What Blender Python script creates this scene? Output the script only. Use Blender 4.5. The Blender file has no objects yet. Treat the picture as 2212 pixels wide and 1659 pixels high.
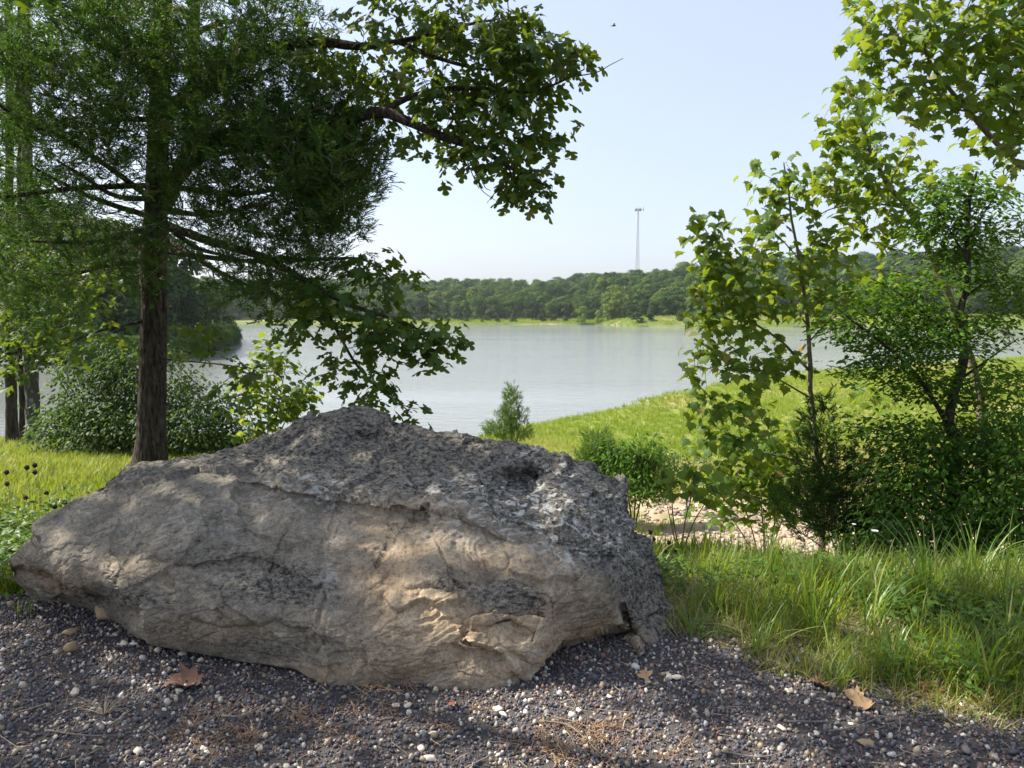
import bpy, math, random
import numpy as np
random.seed(7)
RNG = np.random.default_rng(11)
sc = bpy.context.scene
COL = sc.collection

# ------------------------------------------------------------------ camera
CAM_Z = 1.55
PITCH = math.atan(72 / 731.0)
FPX = 1106 / math.tan(math.radians(35))        # focal length in the 2212 px wide view of the photograph
cd = bpy.data.cameras.new('camera')
cam = bpy.data.objects.new('camera', cd)
COL.objects.link(cam)
cam.location = (0, 0, CAM_Z)
cam.rotation_euler = (math.radians(90) - PITCH, 0, 0)
cd.sensor_width = 36
cd.lens = 18 / math.tan(math.radians(35))
cd.clip_start = 0.05
cd.clip_end = 5000
sc.camera = cam

# ------------------------------------------------------------------ light
SUN_EL, SUN_AZ = 47.0, -72.0                   # azimuth from +Y, negative = towards -X (left)
SUN = np.array([math.cos(math.radians(SUN_EL)) * math.sin(math.radians(SUN_AZ)),
                math.cos(math.radians(SUN_EL)) * math.cos(math.radians(SUN_AZ)),
                math.sin(math.radians(SUN_EL))])
world = bpy.data.worlds.new('World')
sc.world = world
world.use_nodes = True
wn = world.node_tree
sky = wn.nodes.new('ShaderNodeTexSky')
sky.sky_type = 'NISHITA'
sky.sun_disc = False
sky.sun_elevation = math.radians(SUN_EL)
sky.sun_rotation = math.radians(SUN_AZ)
sky.altitude = 100
sky.air_density = 1.0
sky.dust_density = 3.0
sky.ozone_density = 3.0
hz_ = wn.nodes.new('ShaderNodeMix'); hz_.data_type = 'RGBA'           # pale summer haze veils the whole sky evenly
hz_.inputs[0].default_value = .62; hz_.inputs[7].default_value = (2.22, 2.30, 2.60, 1)
wn.links.new(sky.outputs[0], hz_.inputs[6])
wn.links.new(hz_.outputs[2], wn.nodes['Background'].inputs[0])
wn.nodes['Background'].inputs[1].default_value = 0.12
sd = bpy.data.lights.new('sun', 'SUN')
sun = bpy.data.objects.new('sun', sd)
COL.objects.link(sun)
sd.energy = 4.3
sd.angle = math.radians(0.6)
sd.color = (1.0, 0.93, 0.82)
sun.location = (-30, 10, 40)
sun.rotation_euler = (math.radians(90 - SUN_EL), 0, math.radians(180 - SUN_AZ))
sc.view_settings.view_transform = 'Standard'
sc.view_settings.look = 'None'
sc.view_settings.exposure = 1.5
sc.view_settings.gamma = 1.0
sc.view_settings.use_curve_mapping = False
sc.cycles.max_bounces = 8
sc.cycles.diffuse_bounces = 3
sc.cycles.glossy_bounces = 3
sc.cycles.transmission_bounces = 4
sc.cycles.volume_bounces = 0
sc.cycles.transparent_max_bounces = 8
sc.cycles.use_denoising = True

# ------------------------------------------------------------------ helpers
def P(px, py, d):
    """point on the ray through photo position (px, py) of the 2212 px view at forward distance y = d"""
    a = (px - 1106) / FPX
    b = (829.5 - py) / FPX
    dy = math.cos(PITCH) + b * math.sin(PITCH)
    dz = -math.sin(PITCH) + b * math.cos(PITCH)
    t = d / dy
    return np.stack(np.broadcast_arrays(a * t, d + 0 * t, CAM_Z + dz * t), -1)

def proj(p):
    """world point(s) -> photo position"""
    p = np.asarray(p, float)
    y, z = p[..., 1], p[..., 2] - CAM_Z
    f = y * math.cos(PITCH) - z * math.sin(PITCH)
    u = y * math.sin(PITCH) + z * math.cos(PITCH)
    f = np.where(f < 1e-3, 1e-3, f)
    return 1106 + p[..., 0] / f * FPX, 829.5 - u / f * FPX, f

_perm = np.random.default_rng(3).permutation(256)
_perm = np.concatenate([_perm, _perm])
_grad = np.random.default_rng(4).normal(size=(256, 3))
_grad /= np.linalg.norm(_grad, axis=1)[:, None]
def perlin(p):
    p = np.asarray(p, float)
    i = np.floor(p).astype(int)
    f = p - i
    u = f * f * f * (f * (f * 6 - 15) + 10)
    r = 0
    for dx in (0, 1):
        for dy in (0, 1):
            for dz in (0, 1):
                h = _perm[(_perm[(_perm[(i[..., 0] + dx) & 255] + i[..., 1] + dy) & 255] + i[..., 2] + dz) & 255]
                g = _grad[h]
                w = (u[..., 0] if dx else 1 - u[..., 0]) * (u[..., 1] if dy else 1 - u[..., 1]) * (u[..., 2] if dz else 1 - u[..., 2])
                r = r + w * ((f[..., 0] - dx) * g[..., 0] + (f[..., 1] - dy) * g[..., 1] + (f[..., 2] - dz) * g[..., 2])
    return r * 1.5
def fbm(p, o=4, rough=0.5):
    r, a = 0, 1.0
    for k in range(o):
        r = r + a * perlin(p * 2.03 ** k + 17.3 * k)
        a *= rough
    return r
def sstep(a, b, x):
    t = np.clip((x - a) / (b - a), 0, 1)
    return t * t * (3 - 2 * t)

def mesh_np(name, V, F, mats, midx=None, tint=None, smooth=False, attrs=None):
    V = np.asarray(V, np.float32)
    F = np.asarray(F, np.int32)
    n = F.shape[1]
    me = bpy.data.meshes.new(name)
    me.vertices.add(len(V))
    me.vertices.foreach_set('co', V.ravel())
    me.loops.add(F.size)
    me.loops.foreach_set('vertex_index', F.ravel())
    me.polygons.add(len(F))
    me.polygons.foreach_set('loop_start', np.arange(0, F.size, n, dtype=np.int32))
    for m in (mats if isinstance(mats, (list, tuple)) else [mats]):
        me.materials.append(m)
    if midx is not None:
        me.polygons.foreach_set('material_index', np.asarray(midx, np.int32))
    if smooth:
        me.polygons.foreach_set('use_smooth', np.ones(len(F), bool))
    me.update(calc_edges=True)
    if tint is not None:
        a = me.attributes.new('tint', 'FLOAT', 'POINT')
        a.data.foreach_set('value', np.asarray(tint, np.float32))
    if attrs:
        for k, v in attrs.items():
            v = np.asarray(v, np.float32)
            if v.ndim == 2:
                a = me.attributes.new(k, 'FLOAT_VECTOR', 'POINT')
                a.data.foreach_set('vector', v.ravel())
            else:
                a = me.attributes.new(k, 'FLOAT', 'POINT')
                a.data.foreach_set('value', v)
    return me

def link(name, me, parent=None, kind=None):
    o = bpy.data.objects.new(name, me)
    COL.objects.link(o)
    if parent is not None:
        o.parent = parent
    if kind:
        o['kind'] = kind
    return o

def tag(o, label, cat, group=None):
    o['label'] = label
    o['category'] = cat
    if group:
        o['group'] = group
    return o

def empty(name, loc, label=None, cat=None, group=None):
    o = bpy.data.objects.new(name, None)
    o.empty_display_size = 0.2
    COL.objects.link(o)
    o.location = tuple(float(c) for c in loc)
    if label:
        tag(o, label, cat, group)
    return o

class Geo:
    """collects triangles / quads (as tris)"""
    def __init__(s):
        s.V, s.F, s.T, s.n = [], [], [], 0
    def add(s, V, F, t=0.0):
        V = np.asarray(V, float); F = np.asarray(F, int)
        if F.shape[1] == 4:
            F = np.concatenate([F[:, [0, 1, 2]], F[:, [0, 2, 3]]])
        s.V.append(V); s.F.append(F + s.n); s.T.append(np.full(len(V), t) if np.isscalar(t) else t); s.n += len(V)
    def mesh(s, name, mats, smooth=False, origin=None):
        V = np.concatenate(s.V)
        if origin is not None:
            V = V - np.asarray(origin)
        return mesh_np(name, V, np.concatenate(s.F), mats, tint=np.concatenate(s.T), smooth=smooth)

def spline(pts, n):
    """Catmull-Rom through the points, n samples; pts (k, m)"""
    pts = np.asarray(pts, float)
    if len(pts) == 2:
        t = np.linspace(0, 1, n)[:, None]
        return pts[0] * (1 - t) + pts[1] * t
    q = np.concatenate([[2 * pts[0] - pts[1]], pts, [2 * pts[-1] - pts[-2]]])
    u = np.linspace(0, len(pts) - 1 - 1e-6, n)
    i = u.astype(int); t = (u - i)[:, None]
    a, b, c, d = q[i], q[i + 1], q[i + 2], q[i + 3]
    return 0.5 * (2 * b + (c - a) * t + (2 * a - 5 * b + 4 * c - d) * t ** 2 + (3 * b - a - 3 * c + d) * t ** 3)

def tube(C, R, sides=6, wob=0.0, seed=0.0):
    C = np.asarray(C, float); R = np.broadcast_to(np.asarray(R, float), (len(C),))
    T = np.gradient(C, axis=0)
    T /= np.linalg.norm(T, axis=1)[:, None] + 1e-9
    ref = np.where(np.abs(T[:, 2:3]) > 0.9, [[1.0, 0, 0]], [[0, 0, 1.0]])
    if abs(T[:, 2]).min() < 0.9 < abs(T[:, 2]).max():
        ref = np.tile([[0.3, 0.9, 0.1]], (len(C), 1))
    A = np.cross(T, ref); A /= np.linalg.norm(A, axis=1)[:, None] + 1e-9
    B = np.cross(T, A)
    th = np.linspace(0, 2 * np.pi, sides, endpoint=False)
    V = C[:, None] + R[:, None, None] * (np.cos(th)[None, :, None] * A[:, None] + np.sin(th)[None, :, None] * B[:, None])
    if wob:
        n = perlin(V * 6 / max(R.max(), .02) * .12 + seed)
        V = C[:, None] + (V - C[:, None]) * (1 + wob * n[..., None])
    n = len(C)
    i = np.arange(n - 1)[:, None] * sides; j = np.arange(sides)[None]
    j2 = (j + 1) % sides
    F = np.stack([i + j, i + j2, i + sides + j2, i + sides + j], -1).reshape(-1, 4)
    V = V.reshape(-1, 3)
    # caps
    V = np.concatenate([V, C[:1], C[-1:]])
    c0, c1 = len(V) - 2, len(V) - 1
    f0 = np.stack([np.full(sides, c0), j2[0], j[0], np.full(sides, c0)], -1)
    f1 = np.stack([np.full(sides, c1), (n - 1) * sides + j[0], (n - 1) * sides + j2[0]], -1)
    F3 = np.concatenate([F[:, [0, 1, 2]], F[:, [0, 2, 3]], f0[:, :3], f1])
    return V, F3

def rotm(yaw, pitch, roll):
    """arrays -> (n,3,3): roll about Y (leaf axis), pitch about X, yaw about Z"""
    yaw, pitch, roll = np.broadcast_arrays(yaw, pitch, roll)
    cz, sz, cx, sx, cy, sy = np.cos(yaw), np.sin(yaw), np.cos(pitch), np.sin(pitch), np.cos(roll), np.sin(roll)
    o, z = np.ones_like(cz), np.zeros_like(cz)
    Rz = np.stack([cz, -sz, z, sz, cz, z, z, z, o], -1).reshape(cz.shape + (3, 3))
    Rx = np.stack([o, z, z, z, cx, -sx, z, sx, cx], -1).reshape(cz.shape + (3, 3))
    Ry = np.stack([cy, z, sy, z, o, z, -sy, z, cy], -1).reshape(cz.shape + (3, 3))
    return Rz @ Rx @ Ry

def stamp(geo, protos, pos, R, S, tints):
    """stamp prototype (V,F) list at positions into geo"""
    k = len(protos)
    which = RNG.integers(0, k, len(pos))
    for q in range(k):
        m = which == q
        if not m.any():
            continue
        V, F = protos[q]
        W = np.einsum('nij,vj->nvi', R[m], V) * S[m][:, None, None] + pos[m][:, None]
        n = len(W)
        FF = (F[None] + (np.arange(n) * len(V))[:, None, None]).reshape(-1, 3)
        geo.add(W.reshape(-1, 3), FF, np.repeat(tints[m], len(V)))

_gn = {}
def scatter(name, protos, pos, rot, scl, tint, idx=None, parent=None):
    """one 'stuff' object: points with prototype meshes instanced on them by geometry nodes"""
    n = len(pos)
    key = id(protos)
    if key not in _gn:
        coll = bpy.data.collections.new(name + '_pieces')
        for k, me in enumerate(protos):
            coll.objects.link(bpy.data.objects.new('%s_piece_%02d' % (name, k), me))
        g = bpy.data.node_groups.new(name, 'GeometryNodeTree')
        g.interface.new_socket('Geometry', in_out='INPUT', socket_type='NodeSocketGeometry')
        g.interface.new_socket('Geometry', in_out='OUTPUT', socket_type='NodeSocketGeometry')
        N, L = g.nodes, g.links
        gi, go = N.new('NodeGroupInput'), N.new('NodeGroupOutput')
        ci = N.new('GeometryNodeCollectionInfo')
        ci.inputs['Collection'].default_value = coll
        ci.inputs['Separate Children'].default_value = True
        ip = N.new('GeometryNodeInstanceOnPoints')
        ip.inputs['Pick Instance'].default_value = True
        def attr(nm, t):
            x = N.new('GeometryNodeInputNamedAttribute'); x.data_type = t
            x.inputs['Name'].default_value = nm
            return x.outputs['Attribute']
        L.new(gi.outputs[0], ip.inputs['Points']); L.new(ci.outputs[0], ip.inputs['Instance'])
        L.new(attr('idx', 'INT'), ip.inputs['Instance Index'])
        L.new(attr('rot', 'FLOAT_VECTOR'), ip.inputs['Rotation'])
        L.new(attr('scl', 'FLOAT_VECTOR'), ip.inputs['Scale'])
        L.new(ip.outputs[0], go.inputs[0])
        _gn[key] = g
    me = bpy.data.meshes.new(name)
    me.vertices.add(n)
    me.vertices.foreach_set('co', np.asarray(pos, np.float32).ravel())
    scl = np.asarray(scl, np.float32)
    if scl.ndim == 1:
        scl = np.repeat(scl[:, None], 3, 1)
    tint = np.asarray(tint, np.float32)
    if tint.ndim == 1:
        tint = np.repeat(tint[:, None], 3, 1)
    for nm, v in (('rot', rot), ('scl', scl), ('tint', tint)):
        a = me.attributes.new(nm, 'FLOAT_VECTOR', 'POINT')
        a.data.foreach_set('vector', np.asarray(v, np.float32).ravel())
    a = me.attributes.new('idx', 'INT', 'POINT')
    a.data.foreach_set('value', (RNG.integers(0, len(protos), n) if idx is None else idx).astype(np.int32))
    o = link(name, me, parent, 'stuff')
    o.modifiers.new('scatter', 'NODES').node_group = _gn[key]
    return o

# ------------------------------------------------------------------ materials
def mat(name):
    m = bpy.data.materials.new(name); m.use_nodes = True
    nt = m.node_tree; nt.nodes.clear()
    out = nt.nodes.new('ShaderNodeOutputMaterial')
    return m, nt, out
class NT:
    def __init__(s, nt): s.nt = nt
    def n(s, t, **k):
        x = s.nt.nodes.new(t)
        for a, b in k.items(): setattr(x, a, b)
        return x
    def l(s, a, b): s.nt.links.new(a, b)
    def coord(s, scale=1.0, obj=False, vec=None):
        tc = s.n('ShaderNodeTexCoord') if obj else s.n('ShaderNodeNewGeometry')
        mp = s.n('ShaderNodeMapping')
        s.l(tc.outputs['Object' if obj else 'Position'], mp.inputs[0])
        mp.inputs['Scale'].default_value = vec if vec else (scale,) * 3
        return mp.outputs[0]
    def noise(s, v, scale, detail=4, rough=0.55, dist=0.0):
        x = s.n('ShaderNodeTexNoise'); s.l(v, x.inputs['Vector'])
        x.inputs['Scale'].default_value = scale; x.inputs['Detail'].default_value = detail
        x.inputs['Roughness'].default_value = rough; x.inputs['Distortion'].default_value = dist
        return x.outputs['Fac']
    def vor(s, v, scale, feature='F1', out='Distance', rnd=1.0):
        x = s.n('ShaderNodeTexVoronoi', feature=feature); s.l(v, x.inputs['Vector'])
        x.inputs['Scale'].default_value = scale; x.inputs['Randomness'].default_value = rnd
        return x.outputs[out]
    def ramp(s, f, stops, interp='LINEAR'):
        x = s.n('ShaderNodeValToRGB'); x.color_ramp.interpolation = interp
        e = x.color_ramp.elements
        while len(e) < len(stops): e.new(0.5)
        for q, (p, c) in zip(e, stops):
            q.position = p; q.color = tuple(c) + (1,) if hasattr(c, '__len__') else (c, c, c, 1)
        s.l(f, x.inputs[0]); return x.outputs[0]
    def mix(s, f, a, b, bt='MIX'):
        x = s.n('ShaderNodeMix', data_type='RGBA', blend_type=bt)
        for sock, v in ((x.inputs[0], f), (x.inputs[6], a), (x.inputs[7], b)):
            if hasattr(v, 'is_linked') or hasattr(v, 'node'): s.l(v, sock)
            else: sock.default_value = v if not hasattr(v, '__len__') else tuple(v) + (1,) * (4 - len(v))
        return x.outputs[2]
    def math(s, op, a, b=0.0, c=None, clamp=False):
        x = s.n('ShaderNodeMath', operation=op, use_clamp=clamp)
        for sock, v in zip(x.inputs, (a, b, c)):
            if v is None: continue
            if hasattr(v, 'node'): s.l(v, sock)
            else: sock.default_value = v
        return x.outputs[0]
    def attr(s, name, typ='GEOMETRY', out='Fac'):
        x = s.n('ShaderNodeAttribute', attribute_type=typ); x.attribute_name = name
        return x.outputs[out]
    def bump(s, h, strength=0.5, dist=0.02, normal=None):
        x = s.n('ShaderNodeBump'); s.l(h, x.inputs['Height'])
        x.inputs['Strength'].default_value = strength; x.inputs['Distance'].default_value = dist
        if normal is not None: s.l(normal, x.inputs['Normal'])
        return x.outputs[0]
    def bsdf(s, col, rough=0.8, spec=0.3, normal=None):
        x = s.n('ShaderNodeBsdfPrincipled')
        if hasattr(col, 'node'): s.l(col, x.inputs['Base Color'])
        else: x.inputs['Base Color'].default_value = tuple(col) + (1,)
        if hasattr(rough, 'node'): s.l(rough, x.inputs['Roughness'])
        else: x.inputs['Roughness'].default_value = rough
        x.inputs['Specular IOR Level'].default_value = spec
        if normal is not None: s.l(normal, x.inputs['Normal'])
        return x.outputs[0]

def leaf_mat(name, stops, trans, tfac=0.45, rough=0.55, spec=0.25, inst=False, tstops=None, bumpy=False):
    m, nt, out = mat(name); k = NT(nt)
    t = k.attr('tint', 'INSTANCER') if inst else k.attr('tint')
    oi = k.n('ShaderNodeObjectInfo')
    if inst:
        v = k.math('FRACT', k.math('ADD', t, k.attr('vt')))
    else:
        v = k.math('FRACT', k.math('ADD', t, oi.outputs['Random']))
    col = k.ramp(v, stops)
    tcol = k.ramp(v, tstops) if tstops else k.mix(0.5, col, trans)
    b = k.bsdf(col, rough, spec)
    tr = k.n('ShaderNodeBsdfTranslucent'); k.l(tcol, tr.inputs[0])
    mx = k.n('ShaderNodeMixShader'); mx.inputs[0].default_value = tfac
    k.l(b, mx.inputs[1]); k.l(tr.outputs[0], mx.inputs[2]); k.l(mx.outputs[0], out.inputs[0])
    return m

M = {}
M['sycamore'] = leaf_mat('sycamore_leaf', [(0, (.045, .105, .012)), (.5, (.080, .155, .018)), (.9, (.13, .20, .03)), (.985, (.20, .22, .05)), (1, (.28, .17, .05))], (.46, .56, .02), .42)
M['oak'] = leaf_mat('oak_leaf', [(0, (.024, .060, .012)), (.6, (.044, .095, .016)), (.93, (.08, .13, .02)), (1, (.16, .13, .03))], (.30, .40, .015), .4)
M['elm'] = leaf_mat('elm_leaf', [(0, (.022, .062, .010)), (.6, (.042, .105, .014)), (1, (.10, .19, .02))], (.28, .50, .012), .38, .65, .15)
M['cedar'] = leaf_mat('cedar_needles', [(0, (.020, .052, .012)), (.5, (.038, .082, .016)), (.8, (.065, .12, .02)), (.93, (.09, .14, .025)), (1, (.12, .08, .035))], (.14, .30, .012), .32, .6)
M['bushleaf'] = leaf_mat('bush_leaf', [(0, (.024, .056, .014)), (.6, (.045, .092, .020)), (1, (.10, .16, .035))], (.16, .28, .02), .35, .6, .2)
M['youngcedar'] = leaf_mat('young_cedar_needles', [(0, (.05, .10, .018)), (.6, (.08, .14, .022)), (1, (.13, .18, .04))], (.20, .34, .02), .35, .6)
M['grass_near'] = leaf_mat('green_grass', [(0, (.07, .12, .014)), (.55, (.13, .19, .022)), (.82, (.21, .25, .045)), (.92, (.34, .29, .11)), (1, (.38, .31, .16))], (.52, .58, .03), .42, .45, .4, inst=True)
M['grass_meadow'] = leaf_mat('meadow_grass', [(0, (.12, .19, .02)), (.45, (.19, .26, .03)), (.75, (.29, .30, .07)), (1, (.42, .34, .18))], (.48, .60, .04), .35, .6, .2, inst=True)
M['weed'] = leaf_mat('weed_leaf', [(0, (.04, .10, .015)), (.6, (.075, .15, .02)), (1, (.14, .21, .03))], (.34, .48, .02), .4, .5, .3, inst=True)
M['tallgrass'] = leaf_mat('tall_grass_blade', [(0, (.06, .14, .018)), (.7, (.11, .21, .03)), (.93, (.2, .27, .06)), (1, (.38, .32, .14))], (.40, .55, .03), .42, .4, .45)
M['fargreen'] = leaf_mat('far_foliage', [(0, (.022, .052, .010)), (.35, (.045, .092, .014)), (.7, (.075, .130, .018)), (.92, (.11, .155, .022)), (1, (.14, .12, .03))], (.12, .20, .015), .2, .7, .1, inst=True)
M['fartree'] = leaf_mat('shore_tree_foliage', [(0, (.020, .046, .010)), (.5, (.040, .080, .014)), (.85, (.070, .120, .02)), (1, (.11, .13, .03))], (.10, .17, .015), .2, .7, .1)
M['farlight'] = leaf_mat('willow_foliage', [(0, (.11, .18, .03)), (.5, (.16, .24, .04)), (1, (.22, .28, .06))], (.24, .34, .04), .3, .7, .15)

def bark(name, c0, c1, vs, strength=0.8, spots=None):
    m, nt, out = mat(name); k = NT(nt)
    v = k.coord(vec=(1, 1, vs))
    n = k.ramp(k.noise(v, 32, 6, .7, .5), [(.36, 0), (.62, 1)])
    n2 = k.noise(k.coord(), 7, 3)
    col = k.mix(n, c0, c1)
    col = k.mix(k.math('MULTIPLY', n2, .6), col, tuple(x * .45 for x in c0))
    if spots:
        col = k.mix(k.ramp(k.noise(k.coord(vec=(1, 1, .5)), 11, 4, .6), [(.56, 0), (.63, 1)]), col, spots)
    b = k.bsdf(col, .9, .15, k.bump(n, strength, .02))
    k.l(b, out.inputs[0]); return m
M['oakbark'] = bark('dark_furrowed_bark', (.016, .013, .011), (.15, .12, .09), .22)
M['graybark'] = bark('grey_bark', (.07, .062, .055), (.17, .155, .14), .25, spots=(.30, .30, .28))
M['twig'] = bark('twig_bark', (.045, .035, .028), (.12, .10, .08), .4, .3)
M['sycbark'] = bark('pale_brown_sapling_bark', (.16, .12, .085), (.33, .27, .20), .4, .4)
M['cedarbark'] = bark('cedar_bark', (.05, .038, .03), (.16, .125, .10), .12)
M['deadtwig'] = bark('grey_dead_twig', (.16, .14, .12), (.34, .31, .27), .4, .3)

def simple(name, c, rough=.8, var=.3, sc_=30, spec=.2, bmp=0.0):
    m, nt, out = mat(name); k = NT(nt)
    n = k.noise(k.coord(), sc_, 4)
    oi = k.n('ShaderNodeObjectInfo')
    f = k.math('ADD', k.math('MULTIPLY', n, .7), k.math('MULTIPLY', oi.outputs['Random'], .5), clamp=True)
    col = k.mix(f, tuple(x * (1 - var) for x in c), tuple(min(1, x * (1 + var)) for x in c))
    b = k.bsdf(col, rough, spec, k.bump(n, bmp, .01) if bmp else None)
    k.l(b, out.inputs[0]); return m
M['steel'] = simple('galvanised_steel', (.45, .46, .48), .45, .1, 3)
M['darkmetal'] = simple('antenna_grey', (.20, .21, .23), .5, .1, 3)
M['seed'] = simple('dried_seed_head', (.045, .030, .022), .95, .5, 300, .1, .8)
M['seedtan'] = simple('tan_seed_head', (.20, .12, .07), .95, .4, 300, .1, .8)
M['stem'] = simple('dry_stem', (.12, .12, .05), .8, .3, 30)
M['umbel'] = simple('white_petals', (.75, .76, .70), .7, .1, 100)
M['birdfeather'] = simple('dark_feathers', (.03, .03, .035), .7, .2, 60)
M['deadleaf_tan'] = simple('tan_dead_leaf', (.38, .25, .13), .8, .25, 25, .2, .3)
M['deadleaf_red'] = simple('reddish_brown_dead_leaf', (.24, .10, .065), .75, .3, 25, .2, .3)
M['deadleaf_dark'] = simple('dark_brown_dead_leaf', (.15, .085, .06), .8, .3, 25, .2, .3)
M['straw'] = simple('dry_straw', (.40, .32, .21), .8, .5, 25)
M['rust_litter'] = simple('rusty_litter', (.26, .165, .095), .85, .5, 120)
M['palestone'] = simple('pale_stone', (.60, .53, .42), .75, .28, 45, .3, .4)
M['tanstone'] = simple('tan_stone', (.36, .26, .15), .8, .2, 45, .3, .4)

# pebbles coloured per instance
m, nt, out = mat('pebble'); k = NT(nt)
t = k.attr('tint', 'INSTANCER')
stops = [(0, (.050, .051, .062)), (.18, (.105, .108, .130)), (.38, (.20, .20, .225)), (.50, (.15, .090, .082)), (.60, (.24, .135, .11)), (.70, (.24, .22, .21)),
         (.80, (.33, .27, .21)), (.87, (.38, .29, .18)), (.93, (.58, .52, .42)), (1, (.80, .76, .69))]
col = k.ramp(t, stops)
k.l(k.bsdf(k.mix(k.math('MULTIPLY', k.noise(k.coord(), 260, 2), .6), col, (.02, .02, .022)), .62, .35), out.inputs[0])
M['pebble'] = m
m, nt, out = mat('rubble'); k = NT(nt)
col = k.ramp(k.attr('tint', 'INSTANCER'), [(0, (.13, .10, .08)), (.4, (.24, .19, .14)), (.8, (.38, .31, .23)), (1, (.48, .44, .36))])
k.l(k.bsdf(col, .85, .2), out.inputs[0]); M['rubble'] = m

def ground(name, c, c2, c3, s1=.6, s2=9, f3=(.5, .65), bmp=.5):
    m, nt, out = mat(name); k = NT(nt)
    v = k.coord()
    n1, n2 = k.noise(v, s1, 5), k.noise(v, s2, 5, .65)
    col = k.mix(n2, c, c2)
    col = k.mix(k.ramp(n1, [(f3[0], 0), (f3[1], 1)]), col, c3)
    k.l(k.bsdf(col, .95, .1, k.bump(n2, bmp, .04)), out.inputs[0]); return m
M['g_gravel'] = ground('gravel_bed', (.05, .045, .045), (.11, .10, .092), (.11, .08, .055), 1.5, 90, (.58, .75))
M['g_verge'] = ground('verge_soil', (.10, .085, .05), (.17, .14, .085), (.07, .09, .03), 2.5, 40, (.5, .7))
M['g_lawn'] = ground('lawn_soil', (.06, .10, .02), (.12, .16, .035), (.14, .13, .06), .8, 20)
M['g_bank'] = ground('stony_bank', (.26, .19, .13), (.36, .28, .20), (.13, .17, .045), .5, 6, (.56, .66))
M['g_meadow'] = ground('meadow_ground', (.13, .17, .035), (.20, .22, .06), (.25, .22, .10), .12, 5, (.5, .68))
M['g_far'] = ground('far_grassland', (.05, .085, .02), (.13, .17, .04), (.21, .19, .10), .04, .35, (.5, .62), .2)
M['g_forest'] = ground('forest_floor', (.02, .032, .012), (.035, .05, .018), (.03, .04, .015), .02, .3, bmp=.1)
M['g_bed'] = ground('lake_mud', (.05, .05, .03), (.07, .07, .04), (.06, .06, .04))

# water
m, nt, out = mat('lake_water'); k = NT(nt)
g = k.n('ShaderNodeNewGeometry')
mp = k.n('ShaderNodeMapping'); k.l(g.outputs['Position'], mp.inputs[0]); mp.inputs['Scale'].default_value = (.45, 1.3, 1)
n1 = k.noise(mp.outputs[0], 1.4, 4, .55, .3)
n2 = k.noise(mp.outputs[0], 6.5, 3, .6, .2)
calm = k.n('ShaderNodeMapping'); k.l(g.outputs['Position'], calm.inputs[0]); calm.inputs['Scale'].default_value = (.006, .035, 1)
cf = k.ramp(k.noise(calm.outputs[0], 1.0, 3, .5), [(.40, .35), (.60, 1.0)])
h = k.math('MULTIPLY', k.math('ADD', n1, k.math('MULTIPLY', n2, .35)), cf)
bp = k.bump(h, .6, .12)
w = k.n('ShaderNodeBsdfPrincipled')
w.inputs['Base Color'].default_value = (.21, .225, .215, 1)
w.inputs['Roughness'].default_value = .09
w.inputs['IOR'].default_value = 1.55
w.inputs['Specular IOR Level'].default_value = .5
k.l(bp, w.inputs['Normal']); k.l(w.outputs[0], out.inputs[0])
M['water'] = m

# boulder rock
m, nt, out = mat('weathered_limestone'); k = NT(nt)
v = k.coord()
vs = k.coord(vec=(1.0, 1.3, 1.6))
nb = k.noise(v, 2.2, 4, .6)
nm = k.noise(v, 8, 8, .66, .15)
nf = k.noise(v, 60, 6, .7)
nw = k.noise(vs, 20, 6, .7, .3)
base = k.ramp(nm, [(.28, (.085, .074, .058)), (.43, (.172, .150, .115)), (.58, (.248, .216, .165)), (.75, (.42, .38, .30))])
warm = k.ramp(nm, [(.3, (.28, .18, .10)), (.5, (.45, .32, .185)), (.72, (.58, .44, .28))])
tanm = k.attr('tan')
col = k.mix(k.math('MULTIPLY', tanm, k.ramp(nb, [(.35, .15), (.6, .85)])), base, warm)
fine = k.ramp(nf, [(.3, .50), (.5, 1.0), (.7, 1.4)])
col = k.mix(.75, col, fine, 'MULTIPLY')
spk = k.noise(v, 190, 3, .7)
col = k.mix(k.math('MULTIPLY', k.ramp(spk, [(.56, 0), (.66, 1)]), .45), col, (.50, .47, .40))
col = k.mix(k.math('MULTIPLY', k.ramp(spk, [(.34, 1), (.44, 0)]), .45), col, (.07, .062, .052))
# pits; dark mask over weathered top, stains, hollows, underside and right end
pits = k.ramp(k.noise(v, 110, 3, .6), [(.33, 1), (.40, 0)])
col = k.mix(k.math('MULTIPLY', pits, .7), col, (.05, .045, .04))
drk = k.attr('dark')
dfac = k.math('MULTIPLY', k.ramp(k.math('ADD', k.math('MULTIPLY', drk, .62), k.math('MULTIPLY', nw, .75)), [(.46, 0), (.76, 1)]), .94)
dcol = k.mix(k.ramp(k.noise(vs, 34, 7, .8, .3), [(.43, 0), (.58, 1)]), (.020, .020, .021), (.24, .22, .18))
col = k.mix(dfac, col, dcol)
lich = k.math('MULTIPLY', k.attr('lichen'), k.ramp(k.noise(vs, 17, 5, .62, 1.0), [(.52, 0), (.60, 1)]))
col = k.mix(k.math('MULTIPLY', lich, .85), col, (.52, .53, .50))
hh = k.math('ADD', k.math('MULTIPLY', nm, 1.0), k.math('ADD', k.math('MULTIPLY', nf, .28), k.math('MULTIPLY', nw, .45)))
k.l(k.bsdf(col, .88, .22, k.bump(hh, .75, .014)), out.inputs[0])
M['rock'] = m

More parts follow.
